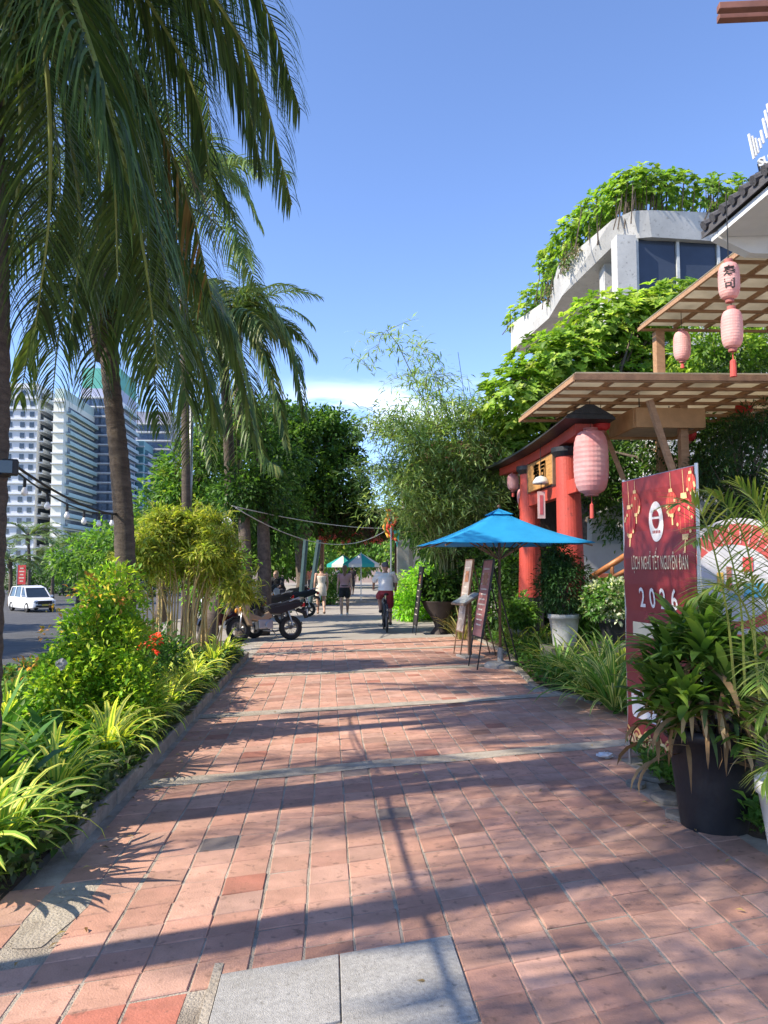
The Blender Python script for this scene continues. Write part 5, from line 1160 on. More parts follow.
# its plant: dark strap leaves with withered brown lower leaves
t = thing('potted_plant', 'dark green strap-leaved plant with withered brown lower leaves in the large black pot', 'plant', (PX, PY, .52)); mb = MB()
sp = lambda s: math.sin(PI*min(1, .10+.9*s))**.6 if s < 1 else .02
GR = [((.08, .15, .03),), ((.11, .19, .035),), ((.055, .11, .025),), ((.17, .25, .05),)]
stems = [(0, 0, .70), (.12, .05, .6), (-.14, .03, .62), (.05, -.13, .55), (-.07, -.12, .68), (.17, -.08, .5), (-.2, -.05, .42), (.1, .14, .65), (-.12, .13, .55), (.22, .03, .36), (0, -.2, .38), (-.22, .04, .3), (.2, -.16, .3), (-.17, -.17, .3), (.02, .0, .8), (-.05, .1, .74), (-.2, -.08, .16), (.1, -.24, .14)]
stem = MB(); deadm = MB()
for sx, sy, sh in stems:
    tp_ = V((PX+sx*1.35-.03, PY+sy*1.3, .55+sh*.84)); stem.tube([V((PX+sx*.4, PY+sy*.4, .5)), tp_.lerp(V((PX+sx*.4, PY+sy*.4, .5)), .5), tp_], [.016, .013, .01], 6)
    for k in range(44):
        c = [jcol(x, .2) for x in random.choice(GR)]
        if random.random() < .05: c = [jcol((.16, .28, .05), .2)]
        blade(mb, tp_+V((0, 0, U(-.12, .02))), U(0, 2*PI), U(.1, 1.45), U(.24, .38), U(.042, .062), U(.5, 1.5), c, 6, 1, sp, U(-.4, .4))
    for k in range(5):
        az = U(0, 2*PI); c = [jcol(random.choice([(.32, .20, .09), (.24, .14, .06), (.42, .30, .15), (.20, .12, .05)]), .15)]
        blade(deadm, tp_+V((0, 0, U(-.26, -.08))), az, U(-.5, .3), U(.26, .42), U(.022, .04), U(1.2, 2.2), c, 6, 1, sp, U(-1.5, 1.5))
for k in range(60):
    az = U(PI*1.0, 2.1*PI); r = .25; c = [jcol(random.choice([(.32, .20, .09), (.24, .14, .06), (.42, .30, .15), (.10, .16, .05)]), .15)]
    blade(deadm, V((PX+r*.9*math.cos(az), PY+r*.9*math.sin(az), U(.66, .85))), az+U(-.6, .6), U(-.9, .2), U(.2, .34), U(.022, .036), U(.7, 1.6), c, 6, 1, sp, U(-1.5, 1.5))
mb.build('foliage', LEAF, t, world=True, smooth=True); deadm.build('dry_leaves', mat('dry_leaf', (1, 1, 1), .7, .15, 20, attr=True, transl=.15, tcol=(1.2, 1.1, .9)), t, world=True, smooth=True)
stem.build('stem', BARK, t, world=True)
# areca palm at the right edge
g2 = V((2.62, 4.0, 0))
pot('white pot at the right picture edge', (2.47, 3.98, 0), potprof(.13, .19, .48, .012), mat('white_glaze', (.6, .6, .56), .25, .1, 4), 'plant_pot')
t = thing('areca_palm', 'feathery yellow green areca palm at the right picture edge', 'palm', (2.62, 4.15, 0)); m = MB()
AR = ((.20, .30, .06), (.28, .36, .08), (.14, .24, .05), (.34, .38, .10))
ac = V((2.6, 4.2, .4))
for k in range(9):
    a = ac+V((U(-.12, .16), U(-.1, .3), 0)); b = a+V((U(-.12, .2), U(-.1, .25), U(.4, .95))); m.tube([a, a.lerp(b, .5), b], [.018, .015, .011], 7, jcol((.3, .32, .1), .2))
m.build('stem', mat('bamboo_stem', (1, 1, 1)), t, world=True, smooth=True)
hk2 = dict(nl=30, LL=.27, W=.017, cols=AR, r0=.008, hang=.35, seg=3, rcol=(.35, .38, .10), start=.25)
for ctrl in ([(735, 690, 4.1), (725, 600, 4.0), (700, 510, 3.9), (668, 505, 3.9)], [(745, 690, 4.2), (740, 600, 4.1), (720, 530, 4.0), (690, 545, 3.9)], [(755, 650, 4.2), (750, 560, 4.2), (730, 510, 4.1), (705, 490, 4.1)],
             [(760, 700, 4.0), (750, 620, 3.9), (725, 585, 3.8), (690, 600, 3.8)], [(775, 720, 3.8), (770, 650, 3.7), (765, 600, 3.7), (740, 570, 3.6)],
             [(790, 760, 3.9), (785, 720, 3.8), (775, 700, 3.7), (757, 720, 3.7)], [(800, 800, 3.7), (790, 770, 3.6), (778, 760, 3.6), (762, 785, 3.6)], [(780, 650, 4.2), (775, 560, 4.2), (760, 510, 4.2), (735, 480, 4.2)],
             [(790, 700, 4), (790, 600, 4), (790, 520, 4), (770, 470, 4)], [(790, 700, 4.3), (800, 600, 4.3), (810, 540, 4.4), (830, 520, 4.5)], [(790, 720, 4), (810, 650, 4), (840, 620, 4), (870, 640, 4)], [(785, 800, 3.8), (775, 700, 3.7), (768, 660, 3.6), (760, 690, 3.5)]):
    frond(t, spline([P(*q) for q in ctrl], 12), **hk2)
# spider plants at right
gy2 = [((.10, .20, .04), (.45, .44, .16), (.10, .20, .04)), ((.08, .17, .035), (.14, .24, .05), (.08, .17, .035)), ((.36, .36, .14), (.09, .18, .04), (.36, .36, .14))]
for px, py, L, lab in ((560, 672, .62, 'striped spider plant at the front left of the right-hand bed'), (592, 690, .70, 'tall striped spider plant beside the banner edge'), (548, 655, .6, 'striped spider plant below the dark conifer in the white pot'), (615, 700, .8, 'spider plant touching the left edge of the banner'),
                       (575, 660, .6, 'spider plant in the second row below the torii'), (528, 645, .5, 'spider plant behind the right menu board'), (600, 668, .7, 'spider plant in the second row left of the banner'), (515, 640, .5, 'spider plant under the umbrella corner'), (540, 640, .55, 'spider plant at the foot of the far torii post'), (622, 676, .75, 'spider plant behind the banner edge')):
    g = G(px, py+14); clump('spider_plant', lab, (g.x, g.y, .05), 80, L*1.25, .042, gy2, 3, (.6, 1.5), (.9, 2.3), 'plant', 'striped spider plants in the right bed', spread=.10, seg=7)
for k, (px, py) in enumerate(((575, 690), (600, 705), (550, 668), (530, 655), (620, 715))):
    g = G(px, py); tree('low_herb', ('low leafy herb in front of the spider plants', 'low leafy herb by the banner foot', 'low leafy herb at the left of the right bed', 'low leafy herb behind the menu boards', 'low leafy herb tucked against the banner')[k], (g.x+.25, g.y, 0), .1, [((g.x+.25, g.y, .12), (.35, .3, .16))], 70, 10, .07, .07, .5, MD, .012, cat='plant')
# potted conifer, flowering shrub, small pots by the gate
g = P(564, 617, 11.6); pot('white pot with a dark conifer in front of the near torii post', (g.x, 11.6, .42), potprof(.17, .23, .48, .015), mat('weathered_white', (.5, .5, .47), .6, .2, 5, bump=.4), 'plant_pot'); m = MB(); m.box((g.x, 11.6, .215), (.6, .6, .41)); tag(m.build('plinth', mat('mossy_concrete', (.13, .13, .10), .9, .2, 6, bump=1), bevel=.01), 'low concrete plinth under the white pot', 'plinth')
tree('potted_conifer', 'dark bushy conifer in the white pot before the torii', (g.x, 11.6, .85), .3, [((g.x, 11.6, 1.35), (.42, .4, .42)), ((g.x-.05, 11.6, 1.7), (.26, .26, .25))], 420, 12, .09, .085, .25, [(.025, .065, .02), (.035, .085, .03)], .03, cat='shrub')
g = P(612, 600, 11.2); pot('dark round pot with a pale-flowered shrub right of the torii', (g.x, 11.2, .5), potprof(.13, .21, .36, .015), BLKP, 'plant_pot'); m = MB(); m.box((g.x, 11.2, .25), (.55, .55, .5)); tag(m.build('plinth', mat('mossy_concrete', (.13, .13, .10), .9, .2, 6, bump=1), bevel=.01), 'concrete plinth under the dark round pot', 'plinth')
lob = [((g.x, 11.2, 1.1), (.42, .4, .30))]
tree('potted_shrub', 'leafy shrub with pale speckled leaves in the dark round pot', (g.x, 11.2, .8), .2, lob, 260, 11, .08, .08, .5, [(.06, .14, .03), (.10, .20, .05), (.45, .48, .38)], .02, cat='shrub', extra=[flowers([((g.x, 11.2, 1.15), (.42, .4, .28))], 40, 6, [(.6, .62, .52)], .06)])
g = G(435, 634); pot('dark tapered planter with a spreading foot at the far end of the bricks', (g.x+.1, g.y, 0), [(.22, 0), (.20, .05), (.10, .18), (.16, .35), (.36, .62), (.42, .78), (.44, .80), (.40, .80), (.36, .72)], mat('dark_clay', (.06, .045, .04), .7, .2, 6), 'planter')
tree('potted_shrub', 'dark leafy plant in the tapered planter', (g.x+.1, g.y, .72), .3, [((g.x+.1, g.y, 1.1), (.42, .4, .38))], 180, 11, .12, .12, .5, DK, .03, cat='shrub')
for px, py, Y, lab in ((520, 625, 14.5, 'small grey pot behind the spider plants under the umbrella'), (585, 630, 12.0, 'grey pot right of the white one by the torii')):
    g = P(px, py, Y); pot(lab, (g.x, Y, 0), potprof(.15, .2, .45, .012), CONC, 'plant_pot'); tree('potted_shrub', 'leafy plant in the '+lab, (g.x, Y, .4), .2, [((g.x, Y, .75), (.35, .3, .3))], 120, 11, .1, .1, .5, MD, .02, cat='shrub')
# bamboo rail fence
t = thing('bamboo_rail', 'orange bamboo rail rising right of the torii behind the pots', 'railing', tuple(P(600, 590, 12.6)))
OB = mat('orange_bamboo', (.50, .20, .07), .4, .2, 8, bump=.3)
m = MB(); m.tube([P(590, 578, 12.8), P(634, 550, 12.4)], .05, 9); m.tube([P(588, 590, 12.8), P(634, 566, 12.4)], .035, 9); m.build('rail', OB, t, world=True, smooth=True)
for px, py in ((596, 575), (612, 563), (630, 553)): a = P(px, py, 12.6); m = MB(); m.tube([V((a.x, 12.6, 0)), a], .035, 8); m.build('post', OB, t, world=True)
t = thing('panel_wall', 'brownish red low panel wall behind the bamboo rail', 'wall', (6.2, 13.6, 0)); m = MB(); m.box((6.5, 13.7, .75), (3.2, .12, 1.5)); m.build('panel', mat('panel_red', (.33, .10, .06), .6, .2, 3), t, world=True, bevel=.01)

# ================================================================== BANNER
g = G(629, 765); BL = V((g.x, g.y, 0)); BR_ = V((2.56, 5.2, 0)); du = (BR_-BL); BW = du.length; du.normalize(); nn = V((du.y, -du.x, 0)); nn = nn if nn.x < 0 else -nn
t = thing('event_banner', 'dark red holiday schedule banner on a metal frame at the right edge of the path', 'banner', tuple(BL))
ZB, ZT = .20, 2.315
def bp(u, v, d=0): return BL+du*u+V((0, 0, v))+nn*(d+(.006*math.sin(v*9)+.0025*math.sin(v*23) if d >= 0 else 0))
m = MB(); i0 = 0
NU, NV = 10, 20
for i in range(NU):
    for j in range(NV):
        q = []
        for a, b in ((i, j), (i+1, j), (i+1, j+1), (i, j+1)):
            u = BW*a/NU; v = ZB+(ZT-ZB)*b/NV; q.append(bp(u, v, 0))
        s = j/NV; r = .23+.10*max(0, s-.72)/.28; m.quad(*q, (r, .026+.01*max(0, s-.8)*5, .034))
m.build('panel', mat('banner_cloth', (1, 1, 1), .42, .06, 3, attr=True, bump=.25, bs=4), t, world=True, solid=.008)
for u in (-.012, BW+.012): m = MB(); m.tube([bp(u, 0, -.015), bp(u, ZT+.02, -.015)], .013, 8); m.build('frame_post', METAL, t, world=True)
for v in (ZB, ZT): m = MB(); m.tube([bp(0, v, -.018), bp(BW, v, -.018)], .011, 8); m.build('frame_rail', METAL, t, world=True)
for u in (-.012, BW+.012): m = MB(); m.tube([bp(u, 1.5, -.02), bp(u, 0, -.6)], .011, 6); m.build('frame_stay', METAL, t, world=True)
CRM = mat('cream_print2', (.78, .68, .48), .5, .05, 3); WPR = mat('white_print', (.82, .78, .76), .5, .05, 3); GOLD = mat('gold_print', (.72, .48, .20), .5, .1, 12)
def disc(m, u, v, ru, rv, d, n=28, a0=0, a1=2*PI, col=(1, 1, 1)):
    m.poly([bp(u+ru*math.cos(a0+(a1-a0)*k/n), v+rv*math.sin(a0+(a1-a0)*k/n), d) for k in range(n if a1-a0 > 6 else n+1)], col)
m = MB(); add_text(m, 'LỊCH NGHỈ TẾT NGUYÊN ĐÁN', lambda v: bp(BW*.53+v.x, 1.635+v.y, .006), size=.150, xs=.36, bold=0, space=1.08); m.build('lettering', CRM, t, world=True)
m = MB(); add_text(m, '2026', lambda v: bp(BW*.50+v.x, 1.36+v.y, .006), size=.215, xs=.82, bold=.003, space=1.75); m.build('lettering', WPR, t, world=True)
m = MB(); disc(m, BW*.50, 1.955, .105, .155, .005); m.build('emblem', WPR, t, world=True)
m = MB(); disc(m, BW*.50, 1.975, .05, .075, .008, a0=PI, a1=2*PI); disc(m, BW*.50, 1.985, .05, .06, .008, a0=.15, a1=PI-.15); 
for k in range(5): m.quad(*[bp(BW*.5-.055+.024*k+a, 1.865+b, .008) for a, b in ((0, 0), (.016, 0), (.016, .022), (0, .022))])
m.build('emblem_print', mat('deep_red_print', (.36, .03, .04), .5), t, world=True)
LC = (.62, .07, .06); LC2 = (.50, .04, .05); GC = (.75, .52, .25)
for u, v, r, c in ((.10, 1.98, .095, LC2), (.21, 2.12, .075, LC), (.72, 2.08, .075, LC), (.88, 1.97, .12, LC2), (.98, 2.2, .06, LC)):
    u *= BW; r2 = r*1.15; m = MB()
    disc(m, u, v, r, r2, .004, col=c)
    for k in (-.5, 0, .5): m.quad(*[bp(u+k*r+a, v+b, .0055) for a, b in ((-.003, -r2*.85), (.003, -r2*.85), (.003, r2*.85), (-.003, r2*.85))], (.75, .22, .12))
    m.quad(*[bp(u+a, v+b, .0065) for a, b in ((-r*.35, r2*.92), (r*.35, r2*.92), (r*.3, r2*1.22), (-r*.3, r2*1.22))], GC); m.quad(*[bp(u+a, v+b, .0065) for a, b in ((-r*.3, -r2*1.22), (r*.3, -r2*1.22), (r*.35, -r2*.92), (-r*.35, -r2*.92))], GC)
    m.quad(*[bp(u+a, b, .004) for a, b in ((-.003, v+r2), (.003, v+r2), (.003, ZT-.01), (-.003, ZT-.01))], GC); m.quad(*[bp(u+a, v+b, .004) for a, b in ((-.01, -r2*1.9), (.01, -r2*1.9), (.006, -r2), (-.006, -r2))], GC)
    for k in range(6): a = U(0, 6.28); disc(m, u+r*.8*math.cos(a), v+r2*.8*math.sin(a)-.03, .014, .014, .0085, 10, col=GC)
    m.build('lantern_print', mat('lantern_print', (1, 1, 1), .5, .05, 3, attr=True), t, world=True)
m = MB(); m.quad(*[bp(BW*a, b, .005) for a, b in ((.12, 1.06), (.88, 1.06), (.88, 1.17), (.12, 1.17))]); m.build('text_box', CRM, t, world=True)
m = MB(); n = 6; q = []
for cx, cy, a0 in ((BW-.10, .50, -PI/2), (BW-.10, .60, 0), (.12, .60, PI/2), (.12, .50, PI)):
    for k in range(n+1): a = a0+PI/2*k/n; q.append(bp(cx+.05*math.cos(a), cy+.06*math.sin(a)-.03, .005))
m.poly(q); m.build('text_box', WPR, t, world=True)
m = MB()
for j in range(4):
    u = .12
    while u < BW-.12: w_ = U(.02, .06); m.quad(*[bp(u+a, .585-.035*j+b, .008) for a, b in ((0, 0), (w_, 0), (w_, .013), (0, .013))]); u += w_+.014
m.build('fine_print', mat('deep_red_print', (1, 1, 1)), t, world=True)
m = MB()
for row, (zz, cc) in enumerate(((.262, (.70, .42, .16)), (.222, (.80, .60, .32)))):
    for k in range(7):
        u = BW*(k+.5*(row))/6.5; 
        for r, c, d in ((.07, cc, .004+.004*row), (.05, (.30, .03, .035), .006+.004*row), (.034, cc, .0075+.004*row)):
            a0, a1 = 0, PI
            pts = [(u+r*math.cos(a0+PI*q/14), zz+r*math.sin(a0+PI*q/14)*1.1) for q in range(15)]; pts = [(min(max(a, .004), BW-.004), b) for a, b in pts]
            m.poly([bp(a, b-.005, d) for a, b in pts], c)
m.quad(*[bp(a, b, .0035) for a, b in ((.004, ZB+.005), (BW-.004, ZB+.005), (BW-.004, .225), (.004, .225))], (.7, .45, .2))
m.build('cloud_print', mat('lantern_print', (1, 1, 1)), t, world=True)

# round poster behind
cc_ = P(740, 576, 6.4); t = thing('round_poster', 'round pale and red poster board behind the banner at the right edge', 'poster', (cc_.x, 6.4, 0), math.radians(-22))
z = cc_.z
m = MB(); m.lathe([(.50, -.02), (.50, .02)], (0, 0, z), 44, axis='y'); m.build('board', mat('poster_pale', (.60, .58, .60), .5, .05, 3), t)
m = MB(); m.lathe([(.45, 0), (.45, .003)], (0, -.026, z), 44, axis='y'); m.build('red_disc', mat('poster_red', (.60, .10, .09), .5, .1, 4), t)
m = MB()
for k in range(14):
    a = PI*k/14*1.0+.2; d = V((math.cos(a), 0, math.sin(a))); m.bar(V((0, -.030, z))+d*.28, V((0, -.030, z))+d*.44, .012, .002, up=(0, 1, 0))
m.build('rays', mat('poster_pink', (.75, .45, .42), .5), t)
m = MB(); m.lathe([(.33, 0), (.33, .003)], (-.05, -.034, z-.06), 40, axis='y'); m.build('inner_disc', mat('poster_white', (.66, .66, .68), .5), t)
m = MB()
for x, zz, w_, h_, c in ((-.16, -.05, .05, .16, (.7, .45, .08)), (-.09, -.02, .04, .2, (.35, .12, .1)), (.06, .1, .08, .12, (.65, .08, .08)), (.10, -.12, .16, .12, (.08, .32, .5)), (-.05, -.18, .10, .06, (.15, .3, .4))): m.box((x, -.040, z+zz), (w_, .003, h_), None, c)
m.build('print', mat('lantern_print', (1, 1, 1)), t); m = MB(); m.tube([(-.3, .03, 0), (-.3, .03, z)], .02, 8); m.tube([(.3, .03, 0), (.3, .03, z)], .02, 8); m.build('leg', METAL, t)
# debris
t = MB(); 
def stone(label, px, py, rx, ry, rz, mt, name='flat_stone'):
    g = G(px, py, .02); m = MB(); n = 9; a0 = U(0, 3)
    pl = [(g.x+rx*math.cos(a0+2*PI*k/n)*U(.8, 1.15), g.y+ry*math.sin(a0+2*PI*k/n)*U(.8, 1.15)) for k in range(n)]; m.prism(pl, .014, .02+rz, 'xy'); return tag(m.build(name, mt, fix=True, bevel=.008), label, 'stone')
SM = mat('flag_stone', (.25, .225, .19), .85, .2, 12, bump=1)
stone('flat stone under the lower left corner of the banner', 652, 778, .10, .16, .03, SM); stone('flat stone just left of the black pot', 668, 800, .12, .14, .03, SM); stone('flat stone nearest the paving edge left of the pot', 636, 785, .08, .09, .025, SM)
stone('broken flat stone behind the other stones under the banner', 680, 772, .11, .14, .05, mat('brown_stone', (.28, .22, .19), .85, .2, 12, bump=1)); stone('pale slab of stone between weeds and pot', 680, 818, .08, .10, .03, SM)
g = G(606, 757, .03); m = MB(); m.sphere(g+V((0, 0, .015)), .06, 10, 7, sc3=(1.2, .9, .3))
for k, v in enumerate(m.v): m.v[k] = v+V((U(-1, 1), U(-1, 1), U(-.4, .6)))*.02
tag(m.build('crumpled_tissue', mat('tissue', (.75, .76, .78), .8)), 'crumpled white tissue lying on the bricks left of the banner foot', 'litter')
cols_ = [(.30, .21, .12), (.22, .14, .07), (.38, .30, .14)]
n = 140; x = RNG.uniform(-1.3, 2.4, n); y = RNG.uniform(2.6, 15, n); k = RNG.random(n) < .6; x = np.where(k, np.where(RNG.random(n) < .5, -1.36+abs(RNG.normal(0, .12, n)), np.array([redge(v) for v in y])-abs(RNG.normal(0, .2, n))), x)
d = unit(n)*np.array([1, 1, .1]); o = np_mesh('fallen_leaves', [leaf_arrays(np.stack([x, y, np.full(n, .028)], 1), d, np.tile([0, 0, 1.], (n, 1))+unit(n)*.2, .05, .016, rcols(n, cols_))], LEAF); tag(o, 'small dry leaves scattered on the brick paving', 'leaf litter', kind='stuff')

# ================================================================== PEOPLE
def cap(mb, a, b, ra, rb, n=10): 
    a = V(a); b = V(b); mb.tube([a, a.lerp(b, .33), a.lerp(b, .66), b], [ra, ra+(rb-ra)*.3, ra+(rb-ra)*.68, rb], n); mb.sphere(a, ra, n, 7); mb.sphere(b, rb, n, 7)
def fuse(o, voxel, smooth=4):
    md = o.modifiers.new('r', 'REMESH'); md.mode = 'VOXEL'; md.voxel_size = voxel; md.use_smooth_shade = True
    m2 = o.modifiers.new('s', 'SMOOTH'); m2.factor = .5; m2.iterations = smooth
    bpy.context.view_layer.update(); dg = bpy.context.evaluated_depsgraph_get(); me = bpy.data.meshes.new_from_object(o.evaluated_get(dg)); o.modifiers.clear(); old = o.data; o.data = me; bpy.data.meshes.remove(old)
def vert_ring(mb, rings, n=16, col=(1, 1, 1), cap_=True):
    """rings: (centre, rx, ry) stacked"""
    i0 = len(mb.v); m = len(rings)
    for c, rx, ry in rings:
        for a in range(n): an = 2*PI*a/n; mb.v.append(V(c)+V((rx*math.cos(an), ry*math.sin(an), 0)))
    for k in range(m-1):
        for a in range(n): b = (a+1) % n; mb.f.append((i0+k*n+a, i0+k*n+b, i0+(k+1)*n+b, i0+(k+1)*n+a)); mb.c.append(col)
    if cap_: mb.f.append(tuple(i0+a for a in reversed(range(n)))); mb.f.append(tuple(i0+(m-1)*n+a for a in range(n))); mb.c += [col]*2
def hand(mb, w, d, side, curl=.5):
    """palm and five fingers continuing from wrist w along d"""
    w = V(w); d = V(d).normalized(); s = V(side).normalized(); nrm = d.cross(s).normalized(); pc = w+d*.045
    cap(mb, w, w+d*.03, .024, .026, 7); 
    for k in range(4):
        o = (k-1.5)*.019; L = (.062, .072, .068, .054)[k]; b = w+d*.075+s*o; cap(mb, w+d*.02+s*o*.8, b, .014, .011, 6)
        m1 = b+(d+nrm*curl*.6).normalized()*L*.5; m2 = m1+(d+nrm*curl*1.8).normalized()*L*.5; cap(mb, b, m1, .0095, .009, 6); cap(mb, m1, m2, .009, .0075, 6)
    b = w+d*.025-s*.03; m1 = b+(d*.6-s*.7+nrm*.3).normalized()*.032; m2 = m1+(d*.9-s*.2+nrm*.4).normalized()*.028; cap(mb, w+d*.01-s*.01, b, .014, .012, 6); cap(mb, b, m1, .011, .010, 6); cap(mb, m1, m2, .010, .008, 6)
SKIN = mat('skin', (.52, .31, .22), .5, .06, 8, spec=.35); SKIN2 = mat('tanned_skin', (.40, .22, .15), .5, .06, 8)
def person(label, loc, rz, J, skin, hair=None, hairc=(.05, .03, .02), garments=(), sc_=1, group=None, shoes=None):
    t = thing('person', label, 'person', loc, rz, group); t.scale = (sc_,)*3; m = MB()
    P_, W_, C_, Nk, Hd = [V(J[k]) for k in ('pelvis', 'waist', 'chest', 'neck', 'head')]
    fw = V(J.get('fwd', (0, 1, 0)))
    vert_ring(m, [(P_+V((0, 0, -.10)), .12, .09), (P_, .165, .115), (P_.lerp(W_, .5), .15, .105), (W_, .128, .092), (W_.lerp(C_, .5), .145, .10), (C_, .165, .108), (C_.lerp(Nk, .45), .15, .09), (C_.lerp(Nk, .8), .08, .06)], 16)
    cap(m, C_.lerp(Nk, .75), Nk+V((0, 0, .02)), .055, .048); cap(m, Nk, Hd+V((0, 0, -.06)), .047, .05)
    m.sphere(Hd, .098, 16, 12, sc3=(.80, .98, 1.18)); m.sphere(Hd+fw*.035+V((0, 0, -.065)), .055, 12, 8, sc3=(.9, .95, .9))
    sd = fw.cross(V((0, 0, 1))).normalized()
    cap(m, Hd+fw*.09+V((0, 0, .0)), Hd+fw*.112+V((0, 0, -.03)), .010, .014, 7); m.sphere(Hd+fw*.088+V((0, 0, -.058)), .018, 8, 6, sc3=(1.3, 1, .5))
    for s in (-1, 1): m.sphere(Hd+sd*s*.08+V((0, 0, -.01))-fw*.005, .026, 8, 6, sc3=(.45, .8, 1.2))
    for s, k in ((-1, 'l'), (1, 'r')):
        sh, el, wr = V(J['sh'+k]), V(J['el'+k]), V(J['wr'+k]); cap(m, C_+V((s*.09, 0, .06)), sh, .062, .055); cap(m, sh, el, .050, .038); cap(m, el, wr, .037, .026)
        hd = V(J['hd'+k]) if 'hd'+k in J else (wr-el); hand(m, wr, hd, fw*(-1) if abs(hd.normalized().dot(fw)) < .7 else V((s, 0, 0)), J.get('curl', .5))
        hp, kn, an = V(J['hp'+k]), V(J['kn'+k]), V(J['an'+k]); cap(m, hp, kn, .088, .056); cap(m, kn, kn.lerp(an, .35), .054, .056); cap(m, kn.lerp(an, .35), an, .055, .036)
        ft = V(J.get('ft'+k, an+fw*.13+V((0, 0, -.055)))); heel = an+(-fw)*.03+V((0, 0, -.045)); cap(m, an, heel, .035, .032); cap(m, heel, ft, .034, .028, 8); cap(m, an, ft, .034, .02, 8)
    b = m.build('body', skin, t); fuse(b, .009, 3); b.data.materials.clear(); b.data.materials.append(skin)
    m = MB()
    for s in (-1, 1): m.sphere(Hd+sd*s*.032+fw*.079+V((0, 0, .012)), .012, 8, 6)
    m.build('eyes', mat('eye', (.04, .03, .02), .2), t)
    if hair:
        m = MB(); hair(m, Hd, fw); h = m.build('hair', mat('hair_%d' % int(hairc[0]*1000), hairc, .55, .2, 30, bump=.5), t); fuse(h, .012, 3); h.data.materials.clear(); h.data.materials.append(MATS['hair_%d' % int(hairc[0]*1000)])
    for nm, mt, fn in garments:
        m = MB(); fn(m, J); g = m.build(nm, mt, t); fuse(g, .012, 3); g.data.materials.clear(); g.data.materials.append(mt)
    if shoes:
        for k in 'lr':
            an = V(J['an'+k]); ft = V(J.get('ft'+k, an+fw*.13+V((0, 0, -.055)))); m = MB(); cap(m, an+fw*-.035+V((0, 0, -.05)), ft+V((0, 0, -.0)), .042, .040, 10); cap(m, an+V((0, 0, -.02)), ft, .040, .03, 10); g = m.build('shoe', shoes, t); fuse(g, .012, 2); g.data.materials.clear(); g.data.materials.append(shoes)
    return t
def leg_stand(J, a, z0=0, ph=1):
    J.update({'hpl': (-.09, 0, .86), 'hpr': (.09, 0, .86), 'knl': (-.10, .10*a, .48), 'knr': (.10, -.02*a+.03, .48), 'anl': (-.09, .16*a, .09), 'anr': (.09, -.24*a, .11)})
def stand(a=1):
    J = dict(pelvis=(0, 0, .93), waist=(0, .01, 1.06), chest=(0, .01, 1.25), neck=(0, .0, 1.42), head=(0, .02, 1.535), shl=(-.175, 0, 1.35), shr=(.175, 0, 1.35), ell=(-.22, -.05*a, 1.09), elr=(.22, .0, 1.09), wrl=(-.23, .03, .86), wrr=(.22, .12*a, .88)); leg_stand(J, a); return J
def hair_bun(m, H, f): m.sphere(H-f*.012+V((0, 0, .02)), .105, 14, 10, sc3=(.86, .98, 1.12)); m.sphere(H-f*.06+V((0, 0, .12)), .045, 10, 8); 
def hair_long(m, H, f): m.sphere(H-f*.016+V((0, 0, .02)), .106, 14, 10, sc3=(.86, .98, 1.12)); cap(m, H-f*.06, H-f*.085+V((0, 0, -.22)), .07, .045, 10)
def hair_short(m, H, f): m.sphere(H-f*.018+V((0, 0, .025)), .104, 14, 10, sc3=(.85, .96, 1.1))
def hat_cap(m, H, f): m.sphere(H-f*.005+V((0, 0, .045)), .108, 14, 9, sc3=(.88, 1.0, .85)); m.box(H+f*.11+V((0, 0, .04)), (.14, .10, .014))
def skirt(z0, z1, r1, rings_top=None):
    def fn(m, J):
        P_ = V(J['pelvis']); vert_ring(m, [(V((P_.x, P_.y, z0)), r1, r1*.72), (V((P_.x, P_.y, (z0+z1)/2)), r1*.95, r1*.74), (P_, .18, .13), (V(J['waist']), .14, .105), (V(J['chest']), .178, .122), (V(J['chest'])+V((0, 0, .05)), .17, .115)])
    return fn
def top_(sl=.0, hem=None, w=.0):
    def fn(m, J):
        P_, W_, C_, Nk = [V(J[k]) for k in ('pelvis', 'waist', 'chest', 'neck')]
        vert_ring(m, [(P_+V((0, 0, .0)), .18+w, .13+w), (W_, .145+w*1.3, .108+w*1.3), (C_, .18+w, .122+w), (C_.lerp(Nk, .45), .165, .105), (C_.lerp(Nk, .78), .09, .07)])
        for s, k in ((-1, 'l'), (1, 'r')):
            sh, el = V(J['sh'+k]), V(J['el'+k]); cap(m, C_+V((s*.09, 0, .06)), sh, .072, .064)
            if sl: cap(m, sh, sh.lerp(el, sl), .064, .062+w*.4)
    return fn
def shorts(fr=.55, w=.01):
    def fn(m, J):
        P_ = V(J['pelvis']); vert_ring(m, [(P_+V((0, 0, -.11)), .14, .10), (P_+V((0, 0, -.02)), .178, .128), (P_+V((0, 0, .08)), .155, .115)])
        for k in 'lr': hp, kn = V(J['hp'+k]), V(J['kn'+k]); cap(m, hp, hp.lerp(kn, fr), .098, .075+w*1.5)
    return fn
FAB = lambda n, c: mat('fabric_'+n, c, .85, .1, 8, bump=.5, bs=60)
g = G(321, 615); person('woman in a short pale cream dress walking away, left one of the walking pair', (g.x, g.y, .03), .12, stand(.9), SKIN, hair_bun, (.09, .05, .03), [('dress', FAB('cream', (.74, .66, .55)), skirt(.62, .9, .20))], 1.0, shoes=FAB('sandal', (.3, .2, .14)))
g = G(344.5, 617); person('woman in a dusty pink top and black shorts walking away beside the woman in cream', (g.x, g.y, .03), -.05, stand(-.8), SKIN, hair_long, (.16, .09, .05), [('top', FAB('pink', (.42, .24, .25)), top_(.25)), ('shorts', FAB('black', (.02, .02, .024)), shorts(.5, .015))], 1.0, shoes=FAB('white', (.6, .58, .55)))
